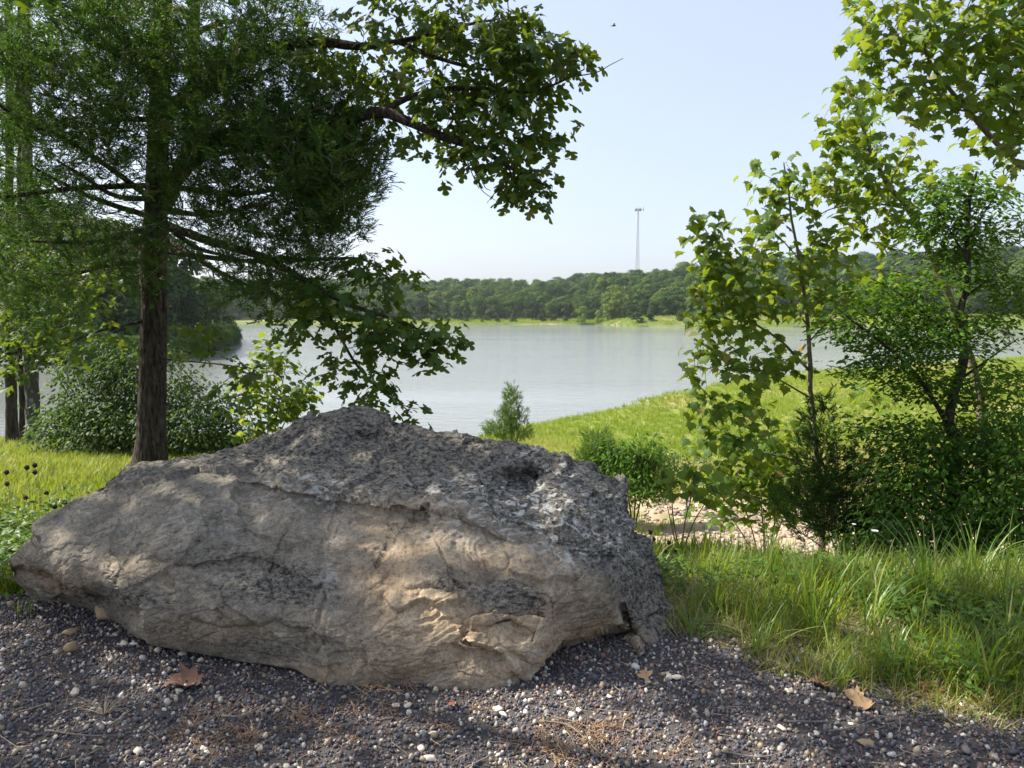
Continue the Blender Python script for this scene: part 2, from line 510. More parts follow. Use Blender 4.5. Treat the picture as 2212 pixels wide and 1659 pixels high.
# ------------------------------------------------------------------ terrain
WATER_Z = -4.5
def lerpx(x, xs, ys): return np.interp(x, xs, ys)
def shore(x):
    return lerpx(x, [-200, -40, -12, -5, -1.85, 2.4, 11.8, 16.4, 24, 42, 80, 200, 600], [20, 30, 33, 33, 34, 40, 50, 57, 64, 76, 85, 95, 95])
def far_shore(x):
    return lerpx(x, [-500, -200, 30, 42, 50, 60, 120, 200, 300, 500], [345, 345, 352, 345, 303, 297, 292, 290, 250, 200])
def head_sd(x, y):
    xh = lerpx(y, [70, 85, 110, 143, 200, 340], [-47, -43, -45, -53, -78, -150])
    return np.minimum(xh - x, (y - 82) * .8)
def height(x, y):
    x = np.asarray(x, float); y = np.asarray(y, float)
    zl = lerpx(y, [-50, 4, 7, 10, 14, 18, 24, 33, 40], [.2, 0, -.12, -.5, -.95, -1.7, -3.1, -4.5, -5.4])
    zr = lerpx(y, [-50, 3.6, 4.4, 5.7, 8, 10.7, 16, 22, 28, 60], [0, 0, -.09, -.46, -1.38, -2.25, -3.25, -3.8, -4.02, -4.0])
    w = sstep(-2.6, .6, x - .04 * (np.minimum(y, 10) - 4) + .22 * np.clip(y - 14, 0, 20))
    z = zl * (1 - w) + zr * w
    n1 = fbm(np.stack([x * .12, y * .12, 0 * x], -1), 3) * .35 * sstep(8, 25, y)
    n2 = fbm(np.stack([x * .9, y * .9, 0 * x + 5], -1), 3) * .13 * sstep(4.0, 6, y) * sstep(.2, 1.2, x) + fbm(np.stack([x * .8, y * .8, 0 * x + 5], -1), 3) * .05 * sstep(3.6, 6, y)
    z = z + n1 * (z > -4.9) + n2
    z = z + .55 * np.exp(-((x - 22) / 14) ** 2 - ((y - 47) / 11) ** 2)
    z = z + .05 * np.clip(x - 10, 0, 60) * sstep(20, 32, y) * .35
    t = y - shore(x)
    z = np.minimum(z, np.where(t > -2.5, WATER_Z + .32 - (t + 2.5) * .128, 99))
    z = np.maximum(z, -6.2)
    # far side
    tf = y - far_shore(x)
    hilly = fbm(np.stack([x * .006, y * .006, 0 * x + 9], -1), 3)
    fac = lerpx(x, [-300, -150, -60, 40, 150, 350], [.95, .85, .8, .86, 1.25, 1.6])
    zf = lerpx(tf, [-12, 0, 4, 40, 80, 200, 280, 700], [-6.2, -4.5, -3.7, -2.6, -.5, 14, 18.5, 20]) + hilly * 4 * sstep(60, 200, tf)
    zf = np.where(zf > -4.4, -4.4 + (zf + 4.4) * fac, zf)
    pen = sstep(40, 60, x) * sstep(250, 296, y) * np.exp(-((tf - 24) / 20) ** 2) * 2.6
    zf = zf + pen
    hs = head_sd(x, y)
    zh = lerpx(hs, [-6, 0, 3, 20, 70, 200], [-6.2, -4.5, -3.8, -1, 5, 10])
    zz = np.maximum(z, np.maximum(np.where(tf > -12, zf, -6.2), zh))
    # behind the camera and far to the sides everything stays dry land
    return zz
def gravel_edge(x):
    return lerpx(x, [-8, -4, -2.7, -2.0, .6, .85, 1.14, 1.5, 1.85, 3, 8], [3.9, 3.85, 3.9, 4.1, 3.7, 3.45, 3.08, 2.85, 2.62, 2.1, 1.2])
def place(px, py):
    """where the ray through a photo position meets the terrain"""
    ds = np.concatenate([np.linspace(1.8, 30, 900), np.linspace(30, 450, 1800)])
    q = P(px, py, ds)
    hz = height(q[:, 0], q[:, 1])
    i = np.argmax(q[:, 2] <= hz)
    return np.array([q[i, 0], q[i, 1], hz[i]])

ang = np.concatenate([np.linspace(-52, 52, 420), np.linspace(52, 308, 110)[1:-1]])
rad = np.concatenate([[.05], np.geomspace(.8, 1600, 290)])
A, R_ = np.meshgrid(np.radians(ang), rad, indexing='ij')
X, Y = R_ * np.sin(A), R_ * np.cos(A)
Z = height(X, Y)
na, nr = X.shape
Vt = np.stack([X, Y, Z], -1).reshape(-1, 3)
i = np.arange(na)[:, None]; j = np.arange(nr - 1)[None]
i2 = (i + 1) % na
Ft = np.stack([i * nr + j, i2 * nr + j, i2 * nr + j + 1, i * nr + j + 1], -1).reshape(-1, 4)
fc = Vt[Ft].mean(1)
fx, fy, fz = fc.T
en = perlin(np.stack([fx * 4, fy * 4, 0 * fx], -1)) * .12
zone = np.full(len(Ft), 3)
zone[(fx < -1.2 - .22 * np.clip(fy - 14, 0, 20)) & (fy < 60)] = 1
zone[(zone == 3) & (fy < 22 + 5 * perlin(np.stack([fx * .3, fy * .3, 0 * fx], -1)))] = 2
zone[(zone == 3) & (fy < 25 + 5 * perlin(np.stack([fx * .2, fy * .2, 0 * fx], -1)))] = 2
zone[(zone == 2) & (fy < 8.8)] = 7
zone[(fy < gravel_edge(fx) + en)] = 0
zone[(fy > 200) | (np.abs(fx) > 220)] = 4
zone[(fy - far_shore(fx) > 62)] = 5
zone[(head_sd(fx, fy) > -4) & (fy > 70)] = 5
zone[(fz < WATER_Z - .15)] = 6
for q, (nm, mt) in enumerate((('gravel_ground', 'g_gravel'), ('lawn_ground', 'g_lawn'), ('bank_ground', 'g_bank'), ('meadow_ground', 'g_meadow'),
                              ('far_shore_ground', 'g_far'), ('forest_ground', 'g_forest'), ('lake_bed', 'g_bed'), ('verge_ground', 'g_verge'))):
    F = Ft[zone == q]
    if not len(F): continue
    u, inv = np.unique(F, return_inverse=True)
    o = link(nm, mesh_np(nm, Vt[u], inv.reshape(-1, 4), M[mt], smooth=True), None, 'structure')
    if q == 0: gravel_obj = o
W = np.array([[-1500, 12, WATER_Z], [1500, 12, WATER_Z], [1500, 1200, WATER_Z], [-1500, 1200, WATER_Z]])
link('lake_water', mesh_np('lake_water', W, [[0, 1, 2, 3]], M['water']), None, 'structure')

# ------------------------------------------------------------------ boulder
TOP = [(22, 1208), (45, 1178), (120, 1112), (200, 1062), (262, 1012), (300, 999), (370, 993), (440, 989), (520, 968), (600, 935), (640, 905), (700, 890),
       (760, 882), (830, 895), (900, 912), (940, 932), (1010, 938), (1060, 960), (1130, 970), (1200, 985), (1290, 1001), (1312, 1022), (1352, 1038),
       (1362, 1100), (1400, 1180), (1437, 1260), (1448, 1300), (1463, 1335), (1463, 1368)]
BOT = [(22, 1208), (32, 1250), (70, 1292), (130, 1310), (200, 1325), (250, 1345), (300, 1378), (400, 1402), (520, 1425), (640, 1440), (700, 1478), (800, 1498),
       (900, 1500), (980, 1505), (1040, 1523), (1110, 1512), (1168, 1495), (1185, 1468), (1260, 1448), (1330, 1432), (1405, 1436), (1435, 1408), (1463, 1368)]
CTRL = [  # photo x, photo y, forward distance
    (22, 1208, 3.50), (70, 1292, 3.66), (130, 1310, 3.62), (200, 1325, 3.58), (250, 1345, 3.46), (300, 1378, 3.24), (400, 1402, 3.15), (520, 1425, 3.09), (640, 1440, 3.02),
    (700, 1478, 2.93), (800, 1498, 2.90), (900, 1500, 2.92), (1040, 1523, 2.88), (1110, 1512, 2.92), (1168, 1495, 2.96), (1185, 1468, 3.08), (1260, 1448, 3.22), (1330, 1432, 3.28), (1405, 1436, 3.22), (1463, 1368, 3.52),
    (60, 1212, 3.40), (130, 1235, 3.34), (190, 1262, 3.24), (240, 1315, 3.16), (300, 1360, 3.12),
    (120, 1180, 3.42), (250, 1200, 3.28), (400, 1200, 3.28), (400, 1290, 3.08), (520, 1330, 3.00), (300, 1290, 3.13), (520, 1240, 3.16),
    (650, 1370, 2.94), (650, 1290, 3.04), (640, 1200, 3.22), (640, 1110, 3.48), (560, 1080, 3.58), (400, 1090, 3.55), (300, 1060, 3.68), (200, 1110, 3.56),
    (800, 1440, 2.86), (800, 1350, 2.96), (800, 1250, 3.12), (800, 1150, 3.36), (780, 1080, 3.56), (600, 1000, 3.86), (740, 985, 3.86), (860, 990, 3.80), (980, 1060, 3.62), (900, 1030, 3.70),
    (1000, 1430, 2.88), (1000, 1330, 2.98), (1000, 1230, 3.14), (980, 1140, 3.38), (1100, 1080, 3.52), (1090, 1160, 3.32), (1100, 1250, 3.12), (1100, 1350, 3.00), (1120, 1440, 2.92),
    (1200, 1400, 2.98), (1220, 1300, 3.06), (1200, 1200, 3.24), (1230, 1110, 3.46), (1300, 1250, 3.20), (1345, 1310, 3.24), (1330, 1352, 3.22), (1280, 1372, 3.26), (1240, 1410, 3.24), (1400, 1415, 3.20),
    (1330, 1180, 3.42), (1380, 1250, 3.52), (1400, 1330, 3.50), (1440, 1320, 3.56), (1330, 1100, 3.62),
    (810, 945, 4.14), (740, 935, 4.06), (900, 950, 4.05), (960, 990, 3.93), (1060, 1010, 3.84), (1140, 1035, 3.88), (1060, 1050, 3.66), (1200, 1050, 3.72), (1280, 1050, 3.76),
    (120, 1112, 3.64), (262, 1012, 3.98), (440, 989, 4.12), (600, 935, 4.24), (760, 882, 4.28), (900, 912, 4.22), (1010, 938, 4.14), (1130, 970, 4.04), (1290, 1001, 3.96), (1355, 1045, 3.90), (1400, 1180, 3.78), (1440, 1280, 3.68)]
C = np.array(CTRL, float)
Cx = C[:, :2] / 400
def tps(r2): return np.where(r2 > 0, r2 * np.log(r2 + 1e-12), 0)
D2 = ((Cx[:, None] - Cx[None]) ** 2).sum(-1)
n = len(C)
Kmat = np.zeros((n + 3, n + 3)); Kmat[:n, :n] = tps(D2) + np.eye(n) * .02
Kmat[:n, n] = 1; Kmat[:n, n + 1:] = Cx; Kmat[n, :n] = 1; Kmat[n + 1:, :n] = Cx.T
wts = np.linalg.solve(Kmat, np.concatenate([C[:, 2], [0, 0, 0]]))
def depth_at(px, py):
    q = np.stack([px, py], -1).reshape(-1, 2) / 400
    r = np.zeros(len(q))
    for s0 in range(0, len(q), 40000):
        qq = q[s0:s0 + 40000]
        r[s0:s0 + 40000] = tps(((qq[:, None] - Cx[None]) ** 2).sum(-1)) @ wts[:n] + wts[n] + qq @ wts[n + 1:]
    return r.reshape(np.shape(px))
def param(poly, s):
    p = np.array(poly, float)
    L = np.concatenate([[0], np.cumsum(np.linalg.norm(np.diff(p, axis=0), axis=1))]); L /= L[-1]
    xx = (p[:, 0] - p[0, 0]) / (p[-1, 0] - p[0, 0])
    u = .5 * L + .5 * np.maximum.accumulate(xx)
    u = (u + np.arange(len(u)) * 1e-6); u = (u - u[0]) / (u[-1] - u[0])
    return np.stack([np.interp(s, u, p[:, 0]), np.interp(s, u, p[:, 1])], -1)
NS, NR, NB = 660, 330, 60
s = (1 - np.cos(np.linspace(0, np.pi, NS))) / 2 * .35 + np.linspace(0, 1, NS) * .65
tp, bt = param(TOP, s), param(BOT, s)
t = np.linspace(0, 1, NR)
im = bt[:, None] * (1 - t[None, :, None]) + tp[:, None] * t[None, :, None]
dep = depth_at(im[..., 0], im[..., 1])
IX, IY = im[..., 0], im[..., 1]
wob = 7 * perlin(np.stack([IX / 45, IY / 45, 0 * IX], -1)) + 3 * perlin(np.stack([IX / 14, IY / 14, 0 * IX + 4], -1))
def ledge(line, amt, w, fall=None, up=False, taper=25):
    ln = np.array(line, float)
    v_ = (IY + wob - np.interp(IX, ln[:, 0], ln[:, 1])) * (-1 if up else 1)
    f_ = sstep(0, w, v_) * (np.exp(-np.clip(v_, 0, 999) / fall) if fall else 1)
    return amt * f_ * sstep(ln[0, 0] - taper, ln[0, 0] + taper, IX) * sstep(ln[-1, 0] + taper, ln[-1, 0] - taper, IX)
def groove(line, amt, w):
    ln = spline(line, 24); best = np.full(IX.shape, 1e9)
    for a_, b_ in zip(ln[:-1], ln[1:]):
        ab = b_ - a_; tt = np.clip(((IX - a_[0]) * ab[0] + (IY - a_[1]) * ab[1]) / (ab @ ab), 0, 1)
        best = np.minimum(best, np.hypot(IX + wob * .5 - a_[0] - tt * ab[0], IY + wob * .5 - a_[1] - tt * ab[1]))
    return amt * np.exp(-(best / w) ** 2)
def dent(cx, cy, rx, ry, amt): return amt * np.exp(-(((IX + wob - cx) / rx) ** 2 + ((IY + wob - cy) / ry) ** 2) ** 1.6)
dep = dep + ledge([(20, 1214), (60, 1224), (120, 1238), (190, 1264), (240, 1312), (300, 1372)], .17, 16, taper=12)
dep = dep + ledge([(1172, 1462), (1186, 1420), (1212, 1392), (1280, 1374), (1345, 1348), (1372, 1352)], .17, 14, taper=10)
dep = dep + dent(1368, 1400, 36, 30, -.10)
dep = dep + ledge([(490, 990), (620, 978), (740, 990), (850, 984), (900, 1002), (980, 1044), (1100, 1090), (1180, 1110)], .085, 16, 55, up=True)
dep = dep + ledge([(520, 1035), (640, 1062), (740, 1078), (850, 1090), (1000, 1112), (1080, 1160)], .05, 9, 70)
dep = dep + ledge([(330, 1200), (400, 1215), (480, 1205), (560, 1200), (640, 1235)], .035, 8, 45)
dep = dep + ledge([(420, 1330), (520, 1345), (600, 1330), (700, 1375)], .035, 9, 40)
dep = dep + ledge([(880, 1270), (960, 1262), (1010, 1275)], .03, 7, 30) + ledge([(1040, 1345), (1100, 1330), (1150, 1360)], .035, 7, 40)
dep = dep + ledge([(960, 1390), (1020, 1405), (1100, 1400), (1150, 1425)], .03, 7, 30)
dep = dep + dent(1135, 1035, 62, 24, .17) + dent(790, 952, 60, 17, .09) + dent(1060, 1062, 60, 16, .07) + dent(1240, 1062, 40, 18, .05) + dent(1270, 1150, 40, 30, .05) + dent(600, 1285, 70, 24, .035)
for ln_, am_, w_ in (([(850, 1130), (838, 1180), (800, 1240)], .035, 4), ([(910, 1100), (870, 1145), (846, 1175)], .03, 5), ([(640, 1110), (603, 1190), (586, 1250), (592, 1310)], .030, 5), ([(742, 1080), (704, 1160), (690, 1240), (706, 1296)], .028, 5),
                     ([(1110, 1290), (1172, 1298), (1165, 1340), (1150, 1385)], .030, 4), ([(700, 1296), (686, 1345), (704, 1375), (690, 1410)], .035, 5), ([(440, 1345), (474, 1338), (500, 1296)], .030, 4), ([(300, 1175), (262, 1230), (250, 1262)], .025, 5),
                     ([(940, 1290), (950, 1330), (900, 1345)], .022, 4), ([(1000, 1360), (1010, 1392)], .025, 4), ([(1345, 1310), (1362, 1350), (1400, 1405), (1412, 1428)], .09, 8), ([(530, 1060), (480, 1120), (430, 1150)], .02, 6), ([(1040, 1180), (1060, 1240), (1050, 1300)], .02, 6)):
    dep = dep + groove(ln_, am_ * (.45 if am_ < .08 else 1), w_ * .8)
front = P(im[..., 0], im[..., 1], dep)
Pt, Pb = front[:, -1], front[:, 0]
phi = np.linspace(0, 1, NB + 2)[1:-1]
thick = .62 * np.sin(np.pi * s) ** .55
e = sstep(0, .82, phi); r_ = sstep(.84, 1, phi)
floor_z = Pb[:, 2] * (1 - sstep(.10, .26, s)) - .10 * sstep(.10, .26, s)
bz = Pt[:, None, 2] * (1 - e)[None] + floor_z[:, None] * e[None]
bz = bz * (1 - r_) + (Pb[:, None, 2]) * r_
by = Pt[:, None, 1] * (1 - phi) + Pb[:, None, 1] * phi + thick[:, None] * np.sin(np.pi * phi) ** .8
bx = Pt[:, None, 0] * (1 - phi) + Pb[:, None, 0] * phi
back = np.stack([bx, by, bz], -1)
G = np.concatenate([front, back], 1)
nrow = G.shape[1]
du = np.gradient(G, axis=0); dv = (np.roll(G, -1, 1) - np.roll(G, 1, 1)) / 2
Nn = np.cross(dv, du); Nn /= np.linalg.norm(Nn, axis=-1, keepdims=True) + 1e-9
if (Nn[NS // 2, NR // 2, 1] > 0): Nn = -Nn
edgef = np.minimum(sstep(0, .03, s), sstep(0, .03, 1 - s))[:, None]
q = G.copy()
wp = q + .12 * np.stack([perlin(q * 2.1 + 3), perlin(q * 2.1 + 31), perlin(q * 2.1 + 57)], -1)
strat = wp @ np.array([[.96, .1, .25], [-.05, .95, .3], [-.22, -.1, .97]]).T * np.array([1, 1, 2.3])   # bedding tilts down to the right
d1 = fbm(wp * 2.6, 3) * .022
pl = fbm(wp * np.array([1.5, 1.5, 2.4]) + 9, 4)
def facets(p, cell, amp, seed):
    r = np.random.default_rng(seed)
    lo, hi = p.reshape(-1, 3).min(0) - cell, p.reshape(-1, 3).max(0) + cell
    ax = [np.arange(lo[k_], hi[k_], cell) for k_ in range(3)]
    S_ = np.stack(np.meshgrid(*ax, indexing='ij'), -1).reshape(-1, 3); S_ += r.uniform(-.45, .45, S_.shape) * cell
    T_ = r.normal(size=S_.shape); T_ /= np.linalg.norm(T_, axis=1)[:, None]; O_ = r.uniform(-1, 1, len(S_))
    # grid lookup over the 27 neighbouring cells
    shp = [len(a_) for a_ in ax]; q_ = p.reshape(-1, 3); ii = np.floor((q_ - lo) / cell + .5).astype(int)
    best = np.full(len(q_), 1e9); bi = np.zeros(len(q_), int)
    for a_ in (-1, 0, 1):
        for b_ in (-1, 0, 1):
            for c_ in (-1, 0, 1):
                jx, jy, jz = [np.clip(ii[:, k_] + (a_, b_, c_)[k_], 0, shp[k_] - 1) for k_ in range(3)]
                id_ = (jx * shp[1] + jy) * shp[2] + jz
                d_ = ((q_ - S_[id_]) ** 2).sum(1); m_ = d_ < best
                best[m_] = d_[m_]; bi[m_] = id_[m_]
    return (amp * (((q_ - S_[bi]) * T_[bi]).sum(1) / cell * 1.3 + O_[bi] * .35)).reshape(p.shape[:-1])
terr = (np.floor(pl * 6) + sstep(.0, .22, pl * 6 - np.floor(pl * 6))) / 6
d2 = terr * .026 + facets(wp + .03 * np.stack([perlin(q * 9), perlin(q * 9 + 20), perlin(q * 9 + 40)], -1), .34, .034, 1) + facets(wp + .02 * np.stack([perlin(q * 16), perlin(q * 16 + 20), perlin(q * 16 + 40)], -1), .10, .0045, 2)
d2 = d2 + facets(q + .008 * np.stack([perlin(q * 30), perlin(q * 30 + 20), perlin(q * 30 + 40)], -1), .045, .0025, 3)
rid = 1 - np.abs(fbm(strat * 4.5 + 40, 4)); d3 = -np.clip(rid - .93, 0, 1) * .38
pl2 = fbm(wp * 8 + 70, 3); t2 = (np.floor(pl2 * 5) + sstep(0, .3, pl2 * 5 - np.floor(pl2 * 5))) / 5
d4 = t2 * .005
d5 = fbm(q * 22 + 5, 3) * .004
topm = np.zeros(G.shape[:2])
rl = np.interp(im[..., 0], [22, 300, 500, 700, 900, 1000, 1100, 1200, 1300, 1463], [1130, 1050, 1035, 1055, 1075, 1090, 1125, 1160, 1235, 1390])
topm[:, :NR] = sstep(60, -60, im[..., 1] - rl); topm[:, NR:] = 1
rough_top = np.abs(fbm(strat * 11 + 15, 3)) * .020
# a long crease down the face and the hollows of the upper slab
disp = (d1 + d2 + d3 * .3 + d4 + d5 - rough_top * topm) * edgef
rowf = np.ones(nrow); rowf[:NR] = .25 + .75 * sstep(0, .10, t); rowf[-8:] = .25
disp = disp * rowf[None] + .012 * (1 - rowf)[None]
G = G + Nn * disp[..., None]
Vb = G.reshape(-1, 3)
i = np.arange(NS - 1)[:, None]; j = np.arange(nrow)[None]; j2 = (j + 1) % nrow
Fb = np.stack([i * nrow + j, i * nrow + j2, (i + 1) * nrow + j2, (i + 1) * nrow + j], -1).reshape(-1, 4)
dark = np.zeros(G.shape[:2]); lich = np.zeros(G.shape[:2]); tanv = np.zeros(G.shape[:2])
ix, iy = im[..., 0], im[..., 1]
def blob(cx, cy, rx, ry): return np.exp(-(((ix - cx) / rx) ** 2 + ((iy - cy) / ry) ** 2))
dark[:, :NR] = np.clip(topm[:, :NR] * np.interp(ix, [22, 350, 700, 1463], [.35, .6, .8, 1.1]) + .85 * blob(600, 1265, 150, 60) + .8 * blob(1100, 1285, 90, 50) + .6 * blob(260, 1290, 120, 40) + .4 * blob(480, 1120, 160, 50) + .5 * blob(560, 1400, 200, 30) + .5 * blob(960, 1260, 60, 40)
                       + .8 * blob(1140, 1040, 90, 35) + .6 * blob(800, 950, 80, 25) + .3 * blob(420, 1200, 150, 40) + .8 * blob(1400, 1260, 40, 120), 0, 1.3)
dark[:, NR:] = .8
lich[:, :NR] = np.clip(blob(1210, 1020, 50, 18) + blob(1130, 990, 45, 14) + blob(1050, 1060, 130, 28) + .8 * blob(1200, 1100, 140, 50) + .9 * blob(690, 1060, 140, 28) + .9 * blob(1250, 1180, 90, 40)
                       + .5 * blob(1000, 1130, 180, 50) + .35 * blob(720, 1230, 40, 110) + .3 * blob(420, 1130, 200, 60) + .6 * blob(1180, 1430, 50, 50) + .7 * blob(1350, 1130, 30, 80), 0, 1)
tanv[:, :NR] = np.clip(blob(1020, 1300, 220, 170) + .8 * blob(860, 1180, 120, 100) + .45 * blob(330, 1230, 100, 40) + .35 * blob(480, 1370, 120, 40) + 1.2 * blob(1300, 1390, 90, 35) + .5 * blob(700, 1460, 300, 30) + .5 * blob(120, 1260, 90, 40), 0, 1)
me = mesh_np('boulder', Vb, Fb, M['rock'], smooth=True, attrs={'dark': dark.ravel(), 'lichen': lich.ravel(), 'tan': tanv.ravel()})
boulder = tag(link('boulder', me), 'huge weathered grey and tan limestone boulder lying on the dark gravel', 'boulder')

# ------------------------------------------------------------------ leaf shapes
def leaf_from_outline(o, fold=.12, droop=.15, mid=(0, .45)):
    o = np.array(o, float)
    V = np.concatenate([[mid], o])
    z = -fold * np.abs(V[:, 0]) - droop * (V[:, 1] - .3) ** 2
    V = np.column_stack([V[:, 0], V[:, 1], z])
    n = len(o)
    return V, np.array([[0, 1 + a, 1 + (a + 1) % n] for a in range(n)])
def sym(half): return half + [(-x, y) for x, y in reversed(half) if abs(x) > 1e-6]
syc = sym([(0, 0), (.22, -.10), (.30, .06), (.56, .10), (.46, .28), (.60, .52), (.34, .50), (.26, .66), (.12, .78), (0, 1.0)])
SYC = [leaf_from_outline(syc, .15, .3), leaf_from_outline([(x * .9 + .03, y) for x, y in syc], .4, .5), leaf_from_outline([(x * 1.05, y * .92) for x, y in syc], -.1, .6)]
oak = sym([(0, 0), (.06, .18), (.16, .26), (.10, .38), (.36, .46), (.44, .62), (.30, .72), (.12, .68), (.22, .88), (.10, 1.0)])
OAK = [leaf_from_outline(oak, .2, .3, (0, .55)), leaf_from_outline([(x * .8, y) for x, y in oak], .5, .3, (0, .55))]
oval = sym([(0, 0), (.20, .25), (.24, .5), (.14, .8), (0, 1)])
OVAL = [leaf_from_outline(oval, .25, .35), leaf_from_outline([(x * .8, y) for x, y in oval], .5, .6)]
heart = sym([(0, .05), (.3, -.02), (.46, .22), (.36, .6), (0, 1)])
HEART = [leaf_from_outline(heart, .3, .4)]
def cedar_spray(seed):
    r = random.Random(seed); V, F = [], []
    def spike(p, d, L, w):
        d = np.array(d) / np.linalg.norm(d); s_ = np.cross(d, (r.uniform(-1, 1), r.uniform(-1, 1), r.uniform(-1, 1))); s_ /= np.linalg.norm(s_) + 1e-6
        b = len(V); V.extend([p - s_ * w, p + s_ * w, p + d * L]); F.append((b, b + 1, b + 2))
    for k_ in range(4):
        base = np.array([r.uniform(-.1, .1), r.uniform(0, .3), r.uniform(-.1, .1)])
        dd = np.array([r.uniform(-.6, .6), 1, r.uniform(-.5, .5)]); dd /= np.linalg.norm(dd)
        spike(base, dd, .75, .02)
        for q_ in range(6):
            tt = .12 + .1 * q_
            sd_ = dd + np.array([(-1) ** q_ * r.uniform(.4, .9), r.uniform(-.1, .2), r.uniform(-.6, .6)])
            spike(base + dd * tt, sd_, r.uniform(.16, .32), r.uniform(.026, .045))
    return np.array(V), np.array(F)
CEDAR = [cedar_spray(s_) for s_ in range(6)]

# ------------------------------------------------------------------ tree builder
def to_world(pts): return np.array([P(*p) for p in pts])
def make_tree(name, label, cat, limbs, blobs, leaf, lmat, lsize, bmat, tmat=None, group=None, per=8, spread=.16, parts=0, partname='leaf',
              twig_r=.005, droop=(.1, .9), trunk_sides=14, trunk_noise=0.0, extra=None, drop=None, world_blobs=(), seedrange=(.7, 1.25), twigs=True, bend=.3, flat=1.0):
    """limbs: list of (points in world, r0, r1), the first is the trunk. blobs: (px, py, rx, ry, d, dd, bunches)."""
    base = np.array(limbs[0][0][0])
    root = empty(name, base, label, cat, group)
    nodes = []
    for q, (pts, r0, r1) in enumerate(limbs):
        n_ = max(6, len(pts) * 6) if q else 60
        Cc = spline(pts, n_)
        Cc[1:-1] += (.012 if q else .02) * np.stack([perlin(Cc[1:-1] * 3 + 7 * q), perlin(Cc[1:-1] * 3 + 77 + q), 0 * Cc[1:-1, 0]], -1)
        u = np.linspace(0, 1, n_)
        rr = r0 * (1 - u) + r1 * u
        if q == 0:
            rr = rr + r0 * .35 * np.exp(-u * len(Cc) / 2.6)
            if trunk_noise:
                V_, F_ = tube(Cc if False else spline(pts, 260), np.interp(np.linspace(0, 1, 260), u, rr), 72)
                ctr = np.repeat(spline(pts, 260), 72, 0)
                rv = V_[:-2] - ctr
                th = np.arctan2(rv[:, 1], rv[:, 0])
                nn = fbm(np.stack([np.cos(th) * 4.5 + .3 * V_[:-2, 2], np.sin(th) * 4.5, V_[:-2, 2] * 3.0], -1), 4, .6)
                V_[:-2] = ctr + rv * (1 + trunk_noise * (1 - np.abs(nn) * 2.2))[:, None]
            else:
                V_, F_ = tube(Cc, rr, trunk_sides, .12, 3)
        else:
            V_, F_ = tube(Cc, rr, 8 if r0 > .012 else 5, .15, q)
        g_ = Geo(); g_.add(V_, F_)
        link('trunk' if q == 0 else 'branch', g_.mesh('trunk' if q == 0 else 'branch', bmat, True, base), root)
        nodes.append(Cc[2:] if q else Cc[len(Cc) // 4:])
    nodes = np.concatenate(nodes)
    B = []
    for (px, py, rx, ry, d, dd, nb_) in blobs:
        a = RNG.uniform(0, 2 * np.pi, nb_); r = np.sqrt(RNG.uniform(0, 1, nb_))
        dz = RNG.uniform(-1, 1, nb_) * dd
        B.append(P(px + rx * r * np.cos(a), py + ry * r * np.sin(a), d + dz))
    for (cx, cy, cz, rx, ry, rz, nb_) in world_blobs:
        v_ = RNG.normal(size=(nb_, 3)); v_ /= np.linalg.norm(v_, axis=1)[:, None]
        v_ *= RNG.uniform(.15, 1, nb_)[:, None] ** .4
        B.append(v_ * (rx, ry, rz) + (cx, cy, cz))
    B = np.concatenate(B)
    if drop is not None:
        B = B[~drop(B)]
    # twigs: join each bunch to the nearest branch or earlier bunch
    g_ = Geo()
    dist = np.sqrt(((B[:, None] - nodes[None]) ** 2).sum(-1)).min(1)
    order = np.argsort(dist); B = B[order]
    N_ = np.concatenate([nodes, np.zeros((len(B) * 3, 3))]); nn_ = len(nodes)
    dirs = np.zeros_like(B)
    for q, b in enumerate(B):
        dd_ = ((N_[:nn_] - b) ** 2).sum(1)
        a = N_[np.argmin(dd_)]
        L_ = np.linalg.norm(b - a)
        mid = (a + b) / 2 + RNG.normal(size=3) * L_ * .08 + np.array([0, 0, bend * .25 * L_])
        if twigs:
            V_, F_ = tube(spline([a, mid, b], 5), np.linspace(twig_r * (1 + min(2.2, L_ * 1.6)), twig_r * .6, 5), 4)
            g_.add(V_, F_)
        N_[nn_] = b; N_[nn_ + 1] = mid; nn_ += 2
        dirs[q] = (b - mid) / (np.linalg.norm(b - mid) + 1e-6)
    if twigs:
        link('twigs', g_.mesh('twigs', tmat or bmat, False, base), root, 'stuff')
    # leaves
    nl = len(B) * per
    bi = np.repeat(np.arange(len(B)), per)
    off = np.clip(RNG.normal(size=(nl, 3)), -1.5, 1.5) * spread * np.array([1, 1, flat])
    pos = B[bi] + off
    yaw = RNG.uniform(-np.pi, np.pi, nl)
    od = off + dirs[bi] * spread
    yaw = np.where(RNG.uniform(size=nl) < .65, np.arctan2(-od[:, 0], od[:, 1]) + RNG.normal(size=nl) * .5, yaw)
    pitch = -RNG.uniform(droop[0], droop[1], nl)
    roll = RNG.normal(size=nl) * .45
    R3 = rotm(yaw, pitch, roll)
    S = lsize * RNG.uniform(seedrange[0], seedrange[1], nl)
    tint = (RNG.uniform(0, 1, nl) * .75 + .25 * RNG.uniform(0, 1, len(B))[bi]) * .98
    if parts:
        lx, ly, lf = proj(pos)
        vis = (lx > 10) & (lx < 2200) & (ly > 5) & (ly < 1650)
        key = np.where(vis, lf, 1e6)
        sel = np.argsort(key)[:parts]
        sel = sel[key[sel] < 1e5]
        mes = [mesh_np(partname, V_, F_, lmat) for V_, F_ in leaf]
        from mathutils import Matrix
        for q in sel:
            o = bpy.data.objects.new(partname, mes[int(RNG.integers(0, len(mes)))])
            COL.objects.link(o); o.parent = root
            m4 = np.eye(4); m4[:3, :3] = R3[q] * S[q]; m4[:3, 3] = pos[q] - base
            o.matrix_local = Matrix(m4.tolist())
        keep = np.ones(nl, bool); keep[sel] = False
        pos, R3, S, tint = pos[keep], R3[keep], S[keep], tint[keep]
